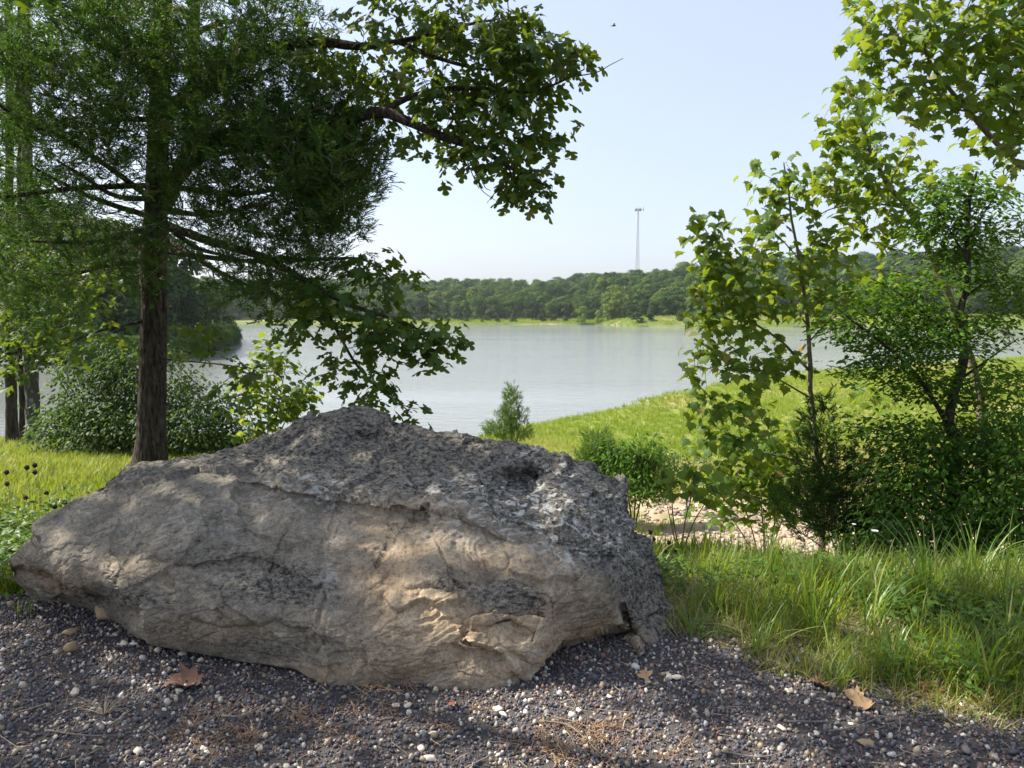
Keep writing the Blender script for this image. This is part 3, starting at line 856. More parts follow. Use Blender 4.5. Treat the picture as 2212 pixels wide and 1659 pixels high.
    if len(pos):
        g_ = Geo(); stamp(g_, leaf, pos, R3, S, tint)
        link('foliage', g_.mesh('foliage', lmat, False, base), root, 'stuff')
    return root, B

def holes(points, rad_):
    """a test for bunches that stand in the way of the sun for given lit places"""
    pts = [np.asarray(p, float) for p in points]
    def f(B):
        m_ = np.zeros(len(B), bool)
        for p, r in zip(pts, rad_):
            v_ = B - p
            al = v_ @ SUN
            m_ |= (np.linalg.norm(v_ - al[:, None] * SUN, axis=1) < r) & (al > 0)
        return m_
    return f
LIT = [P(960, 1330, 3.0), P(1090, 1330, 3.0), P(880, 1150, 3.35), P(1030, 1240, 3.15), P(1010, 1400, 2.9), place(1330, 1620), place(1450, 1640), place(1240, 1600), place(1150, 1640), place(1060, 1650), place(1380, 1590), place(700, 1640), place(420, 1655), P(330, 1240, 3.2), P(1180, 1470, 3.0),
       place(1850, 1330), place(1600, 1250), place(2100, 1400), place(1980, 1480), place(1700, 1420), place(2150, 1480), place(1600, 1330)]
LITR = [.28, .28, .26, .24, .24, .50, .46, .42, .36, .28, .26, .22, .22, .18, .35, .35, .30, .22, .22, .25, .3]
hole = holes(LIT, LITR)

# ------------------------------------------------------------------ oak in front (dark trunk, spreading limbs)
OD = 8.0
tb = np.array([*P(326, 1010, OD)[:2], 0]); tb[2] = height(tb[0], tb[1]) - .05
trunk = [tb, P(328, 900, OD), P(333, 700, OD), P(334, 560, OD), P(338, 420, OD), P(345, 200, OD + .1), P(352, 0, OD + .2), P(360, -300, OD + .3), P(380, -700, OD + .4)]
L = lambda *p: to_world(p)
oak_limbs = [(trunk, .148, .07),
    (L((340, 420, 8.0), (480, 300, 7.6), (620, 290, 7.2), (720, 265, 6.9), (820, 243, 6.6), (880, 262, 6.5), (960, 296, 6.4), (1050, 330, 6.3), (1120, 372, 6.2), (1190, 405, 6.1)), .085, .006),
    (L((340, 250, 8.0), (480, 160, 7.6), (600, 100, 7.3), (700, 92, 7.1), (780, 100, 7.0), (860, 90, 6.9), (980, 60, 6.8), (1080, 40, 6.7)), .075, .008),
    (L((820, 243, 6.6), (900, 205, 6.6), (1000, 190, 6.5), (1120, 200, 6.5), (1190, 185, 6.4), (1262, 150, 6.4)), .03, .005),
    (L((860, 90, 6.9), (960, 130, 6.8), (1060, 150, 6.7), (1180, 130, 6.6)), .025, .005),
    (L((340, 480, 8.0), (450, 520, 7.5), (580, 560, 7.0), (680, 620, 6.7), (760, 660, 6.5), (850, 690, 6.4), (960, 735, 6.3)), .05, .006),
    (L((680, 620, 6.7), (730, 720, 6.6), (780, 800, 6.5), (830, 850, 6.4), (890, 892, 6.3)), .018, .004),
    (L((580, 560, 7.0), (700, 560, 6.9), (780, 560, 6.8), (850, 600, 6.7)), .02, .005),
    (L((330, 690, 8.0), (280, 700, 7.8), (200, 720, 7.5), (140, 745, 7.3)), .018, .006),
    (L((345, 200, 8.1), (250, 60, 7.6), (150, -80, 7.2), (0, -200, 6.8), (-200, -300, 6.4)), .07, .02),
    (L((345, 870, 8.0), (400, 880, 7.7), (470, 870, 7.5), (530, 850, 7.4)), .008, .004),
    (L((345, 775, 8.0), (400, 780, 7.6), (500, 790, 7.2), (540, 800, 7.0)), .009, .004)]
oak_blobs = [(1060, 80, 130, 85, 6.7, .5, 66), (860, 50, 120, 60, 6.9, .5, 40), (930, 170, 110, 70, 6.7, .5, 44), (1190, 130, 70, 45, 6.5, .3, 24), (1120, 60, 60, 50, 6.7, .3, 18), (1235, 118, 28, 25, 6.4, .1, 10),
    (1010, 240, 110, 60, 6.5, .4, 44), (1120, 200, 90, 45, 6.5, .3, 24), (880, 290, 60, 24, 6.6, .3, 10), (1130, 285, 65, 45, 6.4, .3, 22), (1180, 300, 25, 25, 6.3, .1, 7), (1040, 330, 60, 35, 6.4, .3, 16),
    (1110, 380, 50, 34, 6.3, .2, 15), (1160, 402, 34, 20, 6.2, .1, 9), (985, 360, 25, 15, 6.3, .1, 4), (740, 120, 70, 80, 7.1, .5, 22), (690, 150, 60, 100, 7.2, .5, 16), (780, 200, 60, 60, 7.0, .4, 14), (640, 60, 60, 60, 7.3, .4, 10),
    (800, 580, 45, 40, 6.7, .2, 14), (720, 640, 80, 50, 6.6, .3, 22), (660, 690, 60, 40, 6.6, .3, 10), (850, 620, 40, 40, 6.7, .2, 10), (780, 720, 80, 40, 6.5, .3, 26), (860, 690, 60, 25, 6.4, .2, 12), (940, 730, 44, 30, 6.3, .1, 12),
    (960, 765, 22, 30, 6.3, .1, 5), (740, 780, 40, 30, 6.5, .2, 8), (810, 830, 36, 32, 6.4, .2, 11), (870, 890, 28, 14, 6.3, .1, 5), (800, 880, 20, 14, 6.4, .1, 3), (850, 740, 40, 30, 6.4, .2, 7),
    (150, 760, 70, 16, 7.3, .2, 4), (225, 725, 60, 18, 7.6, .2, 5), (430, 745, 60, 30, 7.4, .2, 10), (510, 790, 34, 22, 7.0, .2, 6), (470, 860, 30, 16, 7.4, .1, 4), (555, 820, 30, 14, 7.0, .1, 2),
    (100, -120, 260, 100, 6.8, .8, 40), (500, -150, 300, 130, 7.2, .8, 60), (950, -100, 240, 90, 6.8, .6, 60), (380, -500, 350, 250, 8.0, 1.2, 60)]
oak_blobs = [(a_, b_, c_ * 1.0, d_ * .95, e_, f_, max(2, int(g2 * .64))) for a_, b_, c_, d_, e_, f_, g2 in oak_blobs]
make_tree('oak_tree', 'large dark-trunked oak behind the left end of the boulder, lobed leaves drooping over the lake', 'tree', oak_limbs, oak_blobs,
          OAK, M['oak'], .135, M['oakbark'], M['twig'], per=8, spread=.085, parts=300, trunk_noise=.055, twig_r=.0035, drop=hole)
# bare twigs reaching out of the oak are real parts of it
orig = [o for o in COL.objects if o.name == 'oak_tree'][0]
for pts in (((1245, 165), (1290, 156), (1315, 142), (1346, 126)), ((1235, 130), (1255, 112), (1272, 92)), ((1015, 350), (1030, 380), (1040, 410), (1070, 433)), ((1010, 350), (1022, 380), (1035, 408)), ((1020, 352), (1040, 385), (1048, 405), (1060, 412)),
            ((1170, 420), (1185, 432)), ((800, 870), (780, 862), (765, 845), (755, 820)), ((860, 780), (890, 790), (880, 800)), ((850, 868), (885, 880), (905, 884))):
    Cc = spline(to_world([(a, b, 6.3) for a, b in pts]), 10)
    g_ = Geo(); g_.add(*tube(Cc, np.linspace(.006, .0025, 10), 5))
    link('bare_twig', g_.mesh('bare_twig', M['twig'], False, tb), orig)

# ------------------------------------------------------------------ red cedar left (fills the upper left)
CDp = 8.7
cb = np.array([*P(300, 1010, CDp)[:2], 0]); cb[2] = height(cb[0], cb[1]) - .05
ct = [cb, P(318, 900, CDp), P(322, 700, CDp), P(318, 500, CDp), P(368, 430, CDp - .4), P(408, 300, CDp - .6), P(420, 100, CDp - .6), P(425, -150, CDp - .5), P(430, -600, CDp - .4), P(430, -1100, CDp - .3)]
cl = [(ct, .10, .03)]
r9 = random.Random(5)
for (a, b, e_x, e_y, dd_) in [(330, 470, 20, 330, -1.2), (330, 490, 40, 520, -1.6), (330, 450, 620, 430, -1.8), (340, 430, 120, 345, -1.9), (350, 480, 520, 560, -1.2), (350, 400, 760, 380, -2.0), (380, 350, 800, 300, -1.6), (400, 300, 700, 230, -1.9),
                         (400, 250, 80, 200, -2.0), (405, 200, 640, 120, -1.7), (410, 150, 140, 60, -1.6), (410, 80, 560, 20, -1.4), (410, 30, 200, -60, -1.2), (330, 560, 100, 590, -1.2), (340, 540, 700, 560, -1.5), (335, 500, 600, 640, -1.0), (330, 430, -60, 180, -2.4), (340, 400, -100, 420, -2.2)]:
    m1 = (a + (e_x - a) * .4, b + (e_y - b) * .4 + r9.uniform(-10, 30))
    cl.append((L((a, b, CDp - .4), (m1[0], m1[1], CDp - .4 + dd_ * .4), (a + (e_x - a) * .75, b + (e_y - b) * .75 + 10, CDp - .4 + dd_ * .75), (e_x, e_y, CDp - .4 + dd_)), .035, .006))
cblobs = [(120, 60, 220, 100, 7.2, 1.0, 120), (420, 60, 260, 100, 7.2, 1.0, 120), (90, 200, 190, 100, 7.2, 1.0, 110), (330, 200, 210, 110, 7.2, .9, 110), (560, 180, 150, 110, 7.1, .8, 90), (80, 330, 180, 80, 7.2, .9, 64), (560, 320, 200, 90, 7.0, .8, 130),
    (330, 320, 120, 70, 7.2, .7, 34), (700, 340, 110, 90, 7.0, .6, 90), (770, 350, 60, 60, 7.0, .4, 26), (600, 440, 170, 80, 7.0, .7, 90), (700, 480, 80, 90, 7.0, .5, 50), (430, 430, 90, 60, 7.2, .6, 26), (560, 560, 120, 60, 7.0, .5, 34), (650, 600, 70, 70, 7.0, .4, 22),
    (80, 440, 160, 70, 7.3, .8, 50), (60, 560, 120, 80, 7.4, .8, 44), (320, 520, 60, 50, 7.0, .4, 14), (220, 560, 90, 50, 7.3, .5, 16), (250, 620, 100, 40, 7.4, .4, 12), (60, 650, 90, 60, 7.4, .6, 22), (560, 640, 90, 40, 7.0, .4, 16), (700, 250, 60, 60, 7.0, .5, 30), (740, 430, 60, 50, 7.0, .3, 18)]
cblobs = [(a_, b_, c_, d_, e_, f_, int(g2 * .78)) for a_, b_, c_, d_, e_, f_, g2 in cblobs]
make_tree('cedar_tree', 'dense dark green red cedar filling the upper left, beside the oak trunk', 'tree', cl, cblobs, CEDAR, M['cedar'], .15, M['cedarbark'], M['deadtwig'], per=12, spread=.125,  # cedar twigs take the pale bark to paint highlights into the foliage
          twig_r=.0035, droop=(-1.3, .5), seedrange=(.7, 1.3), drop=hole,
          world_blobs=[(-3.6, 8.1, 6.0, 2.0, 1.9, 1.2, 90), (-3.6, 8.2, 8.2, 1.3, 1.3, 1.6, 60)], flat=.8)

CUT = 1
# ------------------------------------------------------------------ oak left of the view whose crown shades the boulder
sb = np.array([-7.0, 5.2, 0.0]); sb[2] = height(-7.0, 5.2) - .05
make_tree('shade_oak_tree', 'oak whose canopy shades the gravel and the boulder from outside the picture', 'tree',
          [([sb, sb + (.1, 0, 2), sb + (.3, -.1, 4), sb + (.5, -.2, 6), sb + (.6, 0, 8)], .18, .06), ([sb + (.2, -.1, 3.2), (-5.6, 5.0, 4.6), (-4.2, 4.7, 5.2), (-2.6, 4.4, 5.5)], .07, .02),
           ([sb + (.4, -.1, 4.8), (-5.2, 4.2, 6.0), (-3.8, 3.9, 6.6)], .06, .02), ([sb + (.4, -.1, 4.4), (-5.6, 5.8, 5.8), (-4.0, 5.9, 6.4)], .06, .02)],
          [], OAK, M['oak'], .15, M['oakbark'], M['twig'], per=10, spread=.17, twigs=True,
          world_blobs=[(-4.3, 4.4, 5.9, 3.0, 1.5, 1.1, 330), (-6.3, 4.8, 6.3, 2.2, 1.8, 1.4, 200), (-2.4, 4.3, 5.4, 1.5, 1.0, .7, 90)], drop=hole)

# ------------------------------------------------------------------ three trees on the left lawn
def lawn_tree(label, px, d, r0, lean, blobs_, mt, wb):
    b = np.array([*P(px, 955, d)[:2], 0]); b[2] = height(b[0], b[1]) - .05
    b0 = b.copy()
    pts = [b0, P(px - 2, 860, d), P(px - 2 + lean, 700, d), P(px + lean * 1.5, 500, d), P(px + lean * 2, 200, d), P(px + lean * 2, -300, d)]
    lim = [(pts, r0, r0 * .5)]
    for (ex, ey, dz) in [(px + 120, 600, -1), (px - 90, 560, -.5), (px + 90, 690, -.8), (px + 160, 480, -.6), (px - 120, 650, 1)]:
        lim.append((L((px + lean, ey + 90, d), ((px + ex) / 2, ey + 20, d + dz / 2), (ex, ey, d + dz)), .03, .008))
    return make_tree('lawn_tree', label, 'tree', lim, blobs_, OAK, M['oak'], .14, mt, M['twig'], 'trees standing together on the left lawn', per=9, spread=.2, parts=0, twig_r=.005, world_blobs=wb)
lawn_tree('grey lichen-spotted trunk, thickest of the three on the left lawn', 72, 12.6, .125, -8, [(110, 660, 90, 60, 12.0, .8, 46), (60, 740, 80, 60, 12.2, .8, 26), (150, 720, 50, 50, 11.8, .5, 14), (120, 560, 120, 60, 12, 1, 40)], M['graybark'], [(-9, 13.5, 8, 2.5, 2, 1.6, 60)])
lawn_tree('slim dark trunk between the two thicker trunks on the left lawn', 50, 13.4, .065, -4, [(60, 600, 100, 90, 13, 1.0, 30), (180, 640, 60, 40, 13, .5, 14)], M['oakbark'], [])
lawn_tree('brown trunk nearest the left edge of the lawn, beside the slim dark one', 26, 13.0, .10, -3, [(20, 650, 70, 100, 12.8, 1.0, 36), (30, 800, 60, 30, 12.8, .6, 8)], M['oakbark'], [(-11, 14, 7.5, 2.2, 2, 1.6, 50)])

# ------------------------------------------------------------------ shrubs and saplings on the left
def rooted(px, py, d):
    b = np.array([*P(px, py, d)[:2], 0]); b[2] = height(b[0], b[1]) - .05
    return b
def shrub(name, label, cat, px, py, d, stems, blobs_, leaf, lm, ls, per, spread, bm=None, parts=0, group=None, twig_r=.003, droop=(.1, .9), sr=(.7, 1.25), flat=1.0):
    b = rooted(px, py, d)
    lim = []
    for (ex, ey, ed) in stems:
        e_ = P(ex, ey, ed)
        lim.append(([b + (e_ - b) * 0.0 + RNG.normal(size=3) * (.02, .02, 0), b + (e_ - b) * .4 + (0, 0, .06), b + (e_ - b) * .75 + (0, 0, .03), e_], .010 * d / 8, .003))
    return make_tree(name, label, cat, lim, blobs_, leaf, lm, ls, bm or M['twig'], M['twig'], group, per=per, spread=spread, parts=parts, twig_r=twig_r, trunk_sides=8, droop=droop, seedrange=sr, flat=flat)
shrub('leafy_bush', 'big blue-green bush behind the oak trunk at the lawn edge', 'bush', 290, 985, 10.6,
      [(150, 860, 10.8), (230, 790, 11), (330, 780, 11), (420, 850, 11), (500, 930, 10.8), (120, 930, 10.4), (300, 880, 10.2), (440, 930, 10.3)],
      [(230, 850, 110, 90, 11, .7, 120), (320, 830, 110, 90, 11, .7, 90), (180, 930, 100, 60, 10.7, .6, 90), (420, 890, 90, 70, 11, .6, 80), (480, 940, 70, 40, 10.8, .5, 44), (300, 940, 150, 50, 10.3, .5, 90), (240, 790, 70, 50, 11.2, .4, 30), (400, 970, 120, 30, 10.4, .4, 40), (120, 900, 40, 40, 10.8, .3, 14)],
      OVAL, M['bushleaf'], .075, 26, .13)
shrub('sycamore_sapling', 'bright yellow-green sycamore sapling against the lake, left of the boulder top', 'sapling', 582, 990, 10.0,
      [(575, 745, 10), (620, 780, 10), (545, 830, 9.9), (640, 860, 10), (530, 880, 9.8), (660, 900, 9.9)],
      [(590, 790, 50, 40, 10, .3, 20), (575, 860, 62, 50, 10, .35, 34), (620, 880, 50, 44, 10, .3, 24), (540, 830, 34, 26, 9.9, .2, 10), (600, 770, 36, 26, 10, .2, 6), (640, 840, 30, 30, 10, .2, 8), (560, 920, 40, 26, 10, .3, 10), (650, 880, 26, 26, 10, .2, 6), (576, 755, 16, 12, 10, .1, 3), (520, 850, 20, 20, 9.9, .1, 4)],
      SYC, M['sycamore'], .095, 5, .11, M['sycbark'], parts=300, droop=(.3, 1.1))

# ------------------------------------------------------------------ right-hand trees
def limbset(trunk, limbs_): return [(trunk, limbs_[0][0], limbs_[0][1])] + [(L(*p), a, b) for p, a, b in limbs_[1:]]
d = 7.6
b = rooted(1776, 1160, d)
sycA = [([b, P(1774, 1080, d), P(1762, 960, d), P(1752, 850, d), P(1746, 740, d), P(1738, 640, d), P(1725, 560, d), P(1712, 480, d), P(1700, 400, d), P(1693, 350, d)], .034, .006),
    (L((1765, 1140, d), (1700, 1105, 7.5), (1600, 1065, 7.4), (1530, 1020, 7.3)), .014, .004), (L((1758, 1020, d), (1700, 990, 7.4), (1640, 975, 7.3), (1560, 930, 7.2)), .013, .004),
    (L((1752, 860, d), (1700, 830, 7.5), (1640, 800, 7.4), (1560, 800, 7.3), (1500, 790, 7.2)), .011, .003), (L((1748, 800, d), (1690, 740, 7.5), (1620, 690, 7.4), (1570, 620, 7.3), (1530, 510, 7.2), (1505, 475, 7.2)), .015, .003),
    (L((1742, 700, d), (1700, 640, 7.5), (1650, 600, 7.4), (1610, 560, 7.4)), .010, .003), (L((1728, 560, d), (1690, 520, 7.6), (1650, 480, 7.5)), .008, .003), (L((1745, 740, d), (1790, 690, 7.6), (1830, 640, 7.6)), .010, .003), (L((1732, 600, d), (1770, 560, 7.6), (1800, 530, 7.6)), .008, .003)]
bA = [(1565, 545, 62, 60, 7.3, .3, 20), (1520, 490, 22, 26, 7.2, .1, 6), (1580, 640, 70, 60, 7.3, .35, 26), (1520, 620, 36, 50, 7.2, .2, 9), (1640, 560, 56, 44, 7.5, .3, 14), (1650, 660, 50, 50, 7.5, .3, 14), (1690, 420, 44, 40, 7.5, .2, 12), (1650, 380, 22, 18, 7.5, .1, 4), (1700, 365, 18, 16, 7.5, .1, 3),
      (1640, 480, 34, 34, 7.5, .2, 7), (1780, 560, 60, 34, 7.5, .3, 14), (1800, 640, 60, 36, 7.5, .3, 14), (1740, 640, 46, 50, 7.5, .3, 12), (1560, 710, 60, 36, 7.3, .3, 14), (1520, 780, 40, 26, 7.2, .2, 8), (1600, 790, 60, 26, 7.3, .3, 12), (1690, 780, 50, 30, 7.4, .3, 12), (1530, 870, 40, 30, 7.2, .2, 8), (1600, 880, 60, 30, 7.3, .3, 12),
      (1560, 940, 60, 26, 7.2, .2, 11), (1640, 970, 60, 30, 7.3, .3, 10), (1540, 1030, 44, 24, 7.3, .2, 6), (1790, 520, 30, 30, 7.6, .2, 6), (1510, 700, 20, 16, 7.2, .1, 2)]
make_tree('sycamore_tree', 'slender young sycamore with yellow-green leaves standing right of the boulder', 'tree', sycA, [(a_, b_, c_, d_, e_, f_, int(g2 * 1.35)) for a_, b_, c_, d_, e_, f_, g2 in bA], SYC, M['sycamore'], .105, M['sycbark'], M['sycbark'], per=4, spread=.095, parts=300, twig_r=.0025, droop=(.3, 1.2))
d = 6.9
b = rooted(2052, 1180, d)
elm = [([b, P(2058, 1060, d), P(2068, 960, d), P(2050, 900, d), P(2080, 780, d), P(2074, 680, d), P(2090, 600, d), P(2090, 500, d), P(2095, 430, d), P(2110, 370, d)], .062, .010),
    (L((2060, 940, d), (2000, 840, 6.8), (1940, 770, 6.7), (1850, 700, 6.5), (1800, 660, 6.4)), .026, .004), (L((2068, 740, d), (2010, 690, 6.8), (1950, 640, 6.7), (1880, 600, 6.6)), .016, .004), (L((2090, 560, d), (2040, 480, 6.9), (2010, 420, 6.9)), .012, .003),
    (L((2090, 520, d), (2140, 440, 6.9), (2180, 380, 6.9)), .012, .003), (L((2060, 1000, d), (1980, 960, 6.7), (1900, 930, 6.5), (1820, 920, 6.4)), .014, .003), (L((2072, 820, d), (2130, 780, 6.8), (2200, 730, 6.6)), .016, .004), (L((2058, 1080, d), (2130, 1010, 6.7), (2200, 980, 6.6)), .014, .004), (L((2088, 640, d), (2140, 600, 6.8), (2200, 560, 6.8)), .012, .003),
    (L((1940, 770, 6.7), (1860, 800, 6.5), (1790, 790, 6.4)), .010, .003)]
bB = [(2090, 420, 100, 60, 6.9, .5, 60), (2060, 500, 110, 60, 6.9, .5, 80), (2080, 580, 90, 50, 6.9, .5, 44), (1950, 640, 110, 60, 6.7, .5, 60), (1860, 700, 90, 50, 6.5, .4, 50), (1960, 740, 110, 60, 6.6, .5, 70), (2090, 720, 110, 80, 6.8, .5, 70), (2180, 640, 60, 80, 6.8, .4, 34), (1880, 800, 80, 34, 6.5, .4, 26),
      (2000, 830, 90, 50, 6.7, .4, 40), (2140, 840, 90, 70, 6.7, .5, 56), (1900, 930, 100, 40, 6.5, .4, 34), (2040, 940, 100, 60, 6.7, .5, 50), (2150, 960, 80, 70, 6.6, .5, 50), (1960, 1010, 110, 50, 6.6, .5, 50), (2080, 1060, 110, 60, 6.7, .5, 60), (2180, 1080, 60, 90, 6.6, .4, 40), (2200, 480, 40, 60, 6.8, .3, 14)]
bB = [(a_, b_, c_ * .92, d_ * .8, e_ + .25, f_ * .8, int(g2 * 1.0)) for a_, b_, c_, d_, e_, f_, g2 in bB]
make_tree('elm_tree', 'dark small-leaved elm with a crooked trunk at the right, behind the tall grass', 'tree', elm, bB, OVAL, M['elm'], .062, M['oakbark'], M['twig'], per=20, spread=.13, parts=300, twig_r=.003, droop=(-.1, .6), flat=.38)
d = 5.4
b = np.array([4.55, 5.6, 0.0]); b[2] = height(b[0], b[1]) - .05
sycC = [([b, b + (-.02, 0, 1.2), P(2330, 480, d), P(2180, 340, 5.3), P(2090, 240, 5.2), P(2030, 170, 5.1), P(1990, 90, 5.0), P(1960, -60, 5.0)], .028, .006),
    (L((2330, 480, d), (2400, 250, 5.4), (2420, 0, 5.4), (2430, -300, 5.3)), .03, .01), (L((2400, 250, 5.4), (2260, 120, 5.2), (2170, 40, 5.1)), .018, .006), (L((2030, 170, 5.1), (1960, 190, 5.0), (1900, 210, 5.0)), .009, .003), (L((2090, 240, 5.2), (2010, 230, 5.1), (1940, 240, 5.1)), .008, .003),
    (L((2180, 340, 5.3), (2190, 240, 5.2), (2170, 140, 5.1)), .010, .004)]
bC = [(2200, 330, 40, 60, 5.2, .3, 16), (2140, 260, 50, 50, 5.2, .3, 12), (2040, 200, 60, 40, 5.1, .3, 12), (2190, 130, 50, 80, 5.1, .3, 20), (1930, 60, 70, 60, 5.0, .3, 30), (2000, 120, 60, 60, 5.1, .3, 16), (1910, 140, 46, 50, 5.0, .2, 12), (2060, 60, 90, 60, 5.1, .3, 26), (2150, 110, 90, 90, 5.1, .4, 42), (2190, 220, 60, 70, 5.2, .3, 20), (2190, 40, 70, 60, 5.1, .3, 26), (2090, 190, 70, 40, 5.1, .3, 12), (1960, 220, 70, 34, 5.0, .2, 12), (1880, 20, 26, 30, 5.0, .1, 5),
      (2120, -80, 260, 80, 5.1, .5, 60), (2350, 100, 120, 200, 5.3, .5, 50), (2380, 450, 90, 160, 5.4, .4, 24), (2300, -250, 250, 120, 5.2, .6, 50), (2205, 300, 16, 26, 5.2, .1, 3)]
make_tree('sycamore_tree', 'large-leaved sycamore branch and crown overhanging the top right corner', 'tree', sycC, bC, SYC, M['sycamore'], .082, M['sycbark'], M['sycbark'], per=4, spread=.095, parts=300, twig_r=.0025, droop=(.3, 1.2))
d = 8.4
b = rooted(2130, 1120, d)
sycD = [([b, P(2120, 900, d), P(2080, 720, d), P(2017, 562, 8.2), P(1960, 450, 8.0), P(1920, 400, 7.8), P(1880, 320, 7.6), P(1850, 230, 7.5), P(1830, 190, 7.5)], .05, .007),
    (L((1960, 450, 8.0), (1880, 440, 7.8), (1800, 450, 7.6), (1750, 480, 7.5)), .012, .004), (L((1920, 400, 7.8), (1960, 330, 7.8), (1980, 280, 7.8)), .010, .003), (L((2040, 600, 8.2), (1960, 590, 8.0), (1880, 580, 7.9)), .010, .003), (L((2017, 562, 8.2), (1940, 540, 8.0), (1870, 520, 7.9)), .009, .003)]
bD = [(1840, 210, 46, 40, 7.5, .3, 12), (1830, 280, 56, 50, 7.6, .3, 20), (1880, 340, 66, 50, 7.7, .3, 22), (1800, 340, 40, 40, 7.6, .3, 10), (1870, 420, 80, 44, 7.8, .3, 26), (1790, 440, 50, 40, 7.6, .3, 14), (1770, 380, 26, 26, 7.6, .2, 5), (1950, 420, 60, 50, 7.9, .3, 14), (1900, 500, 50, 30, 7.9, .3, 6), (1960, 500, 40, 40, 8.0, .3, 8),
      (2060, 380, 60, 40, 8.0, .3, 8), (1880, 520, 30, 20, 7.9, .2, 4), (1830, 490, 30, 20, 7.8, .2, 4), (1940, 600, 60, 26, 8.0, .3, 8), (1830, 185, 16, 20, 7.5, .1, 4), (1960, 300, 30, 26, 7.8, .2, 5), (1850, 630, 60, 34, 8.0, .3, 8), (1960, 700, 60, 34, 8.0, .3, 6), (1870, 860, 60, 30, 8.2, .3, 7), (1900, 610, 50, 20, 8.0, .3, 5)]
make_tree('sycamore_tree', 'pale-stemmed sycamore leaning left behind the dark elm', 'tree', sycD, bD, SYC, M['sycamore'], .105, M['sycbark'], M['sycbark'], per=4, spread=.095, parts=300, twig_r=.0025, droop=(.3, 1.2))

shrub('sycamore_sapling', 'low bright yellow sycamore sapling under the slender sycamore', 'sapling', 1655, 1190, 8.6, [(1640, 960, 8.6), (1580, 1020, 8.5), (1700, 1000, 8.5), (1560, 1090, 8.4), (1700, 1090, 8.5)],
      [(1640, 960, 70, 50, 8.6, .3, 34), (1610, 1030, 80, 50, 8.5, .3, 40), (1690, 1040, 70, 50, 8.5, .3, 34), (1680, 1010, 60, 50, 8.5, .3, 24), (1560, 1050, 60, 40, 8.4, .3, 16), (1640, 1090, 80, 40, 8.5, .3, 16), (1740, 960, 60, 40, 8.6, .3, 12), (1560, 990, 30, 20, 8.5, .2, 5), (1600, 1130, 60, 20, 8.4, .2, 6)],
      SYC, M['sycamore'], .10, 5, .11, M['sycbark'], parts=300, droop=(.3, 1.1))
shrub('sycamore_sapling', 'few big round green leaves just beyond the right end of the boulder', 'sapling', 1465, 1180, 6.2, [(1450, 1030, 6.2), (1500, 1050, 6.2), (1540, 1060, 6.2), (1440, 1090, 6.2)],
      [(1500, 1045, 40, 20, 6.2, .2, 5), (1450, 1075, 20, 30, 6.2, .1, 3), (1545, 1060, 50, 20, 6.2, .2, 5), (1440, 1030, 12, 10, 6.2, .1, 1)], SYC, M['sycamore'], .10, 4, .07, M['sycbark'], parts=60, droop=(.3, 1.1))
shrub('cedar_sapling', 'dark feathery cedar sapling between the sycamore and the elm', 'sapling', 1830, 1210, 7.2, [(1770, 960, 7.2), (1830, 1000, 7.2), (1880, 1010, 7.1), (1740, 1060, 7.1), (1920, 1050, 7.1), (1700, 1130, 7.1), (1800, 900, 7.3)],
      [(1775, 1010, 40, 60, 7.2, .2, 18), (1830, 1060, 60, 50, 7.1, .3, 18), (1750, 1110, 60, 36, 7.1, .3, 16), (1900, 1100, 60, 50, 7.1, .3, 18), (1840, 1150, 100, 34, 7.1, .3, 26), (1772, 930, 20, 50, 7.3, .1, 9), (1870, 1010, 24, 24, 7.1, .2, 4), (1700, 1080, 20, 20, 7.1, .1, 3)],
      CEDAR, M['cedar'], .17, 9, .08, M['cedarbark'], droop=(-1.2, .1))
shrub('leafy_bush', 'dark leafy undergrowth bush at the right edge below the elm', 'bush', 2140, 1250, 6.0, [(2000, 1120, 6.2), (2100, 1060, 6.2), (2200, 1040, 6.1), (1950, 1180, 6.2), (2240, 1150, 6.0)],
      [(1960, 1090, 90, 60, 6.5, .3, 44), (2080, 1010, 110, 60, 6.5, .3, 50), (2180, 940, 60, 60, 6.4, .3, 30), (1880, 1180, 60, 40, 6.5, .2, 20), (2000, 1160, 100, 60, 6.3, .3, 70), (2110, 1140, 100, 80, 6.2, .3, 80), (2190, 1190, 60, 90, 6.0, .3, 60), (1930, 1210, 80, 30, 6.2, .3, 24), (2060, 1230, 110, 30, 6.0, .3, 30), (2280, 1150, 70, 120, 6.0, .3, 40), (2200, 1020, 60, 60, 6.2, .3, 30)],
      OVAL, M['elm'], .062, 22, .10, parts=0)
shrub('cedar_sapling', 'small bright green cedar alone on the meadow beside the lake', 'sapling', 1104, 958, 27.0, [(1104, 845, 27), (1080, 900, 27), (1130, 910, 27), (1110, 930, 27)],
      [(1104, 870, 10, 16, 27, .15, 12), (1106, 905, 28, 20, 27, .4, 28), (1100, 934, 50, 20, 27, .7, 48), (1104, 850, 3, 10, 27, .05, 5)],
      CEDAR, M['youngcedar'], .26, 8, .13, M['cedarbark'], twig_r=.006, droop=(-1.3, -.3))
shrub('cedar_sapling', 'low dark cedar beside the round bush behind the boulder', 'sapling', 1275, 1030, 16, [(1290, 950, 16), (1270, 980, 16), (1320, 990, 16)],
      [(1290, 975, 20, 26, 16, .3, 26), (1300, 1010, 50, 26, 16, .4, 50), (1400, 1020, 40, 30, 15.6, .4, 34), (1410, 1060, 34, 24, 15.4, .3, 20)], CEDAR, M['youngcedar'], .24, 9, .12, M['cedarbark'], droop=(-1.2, 0))
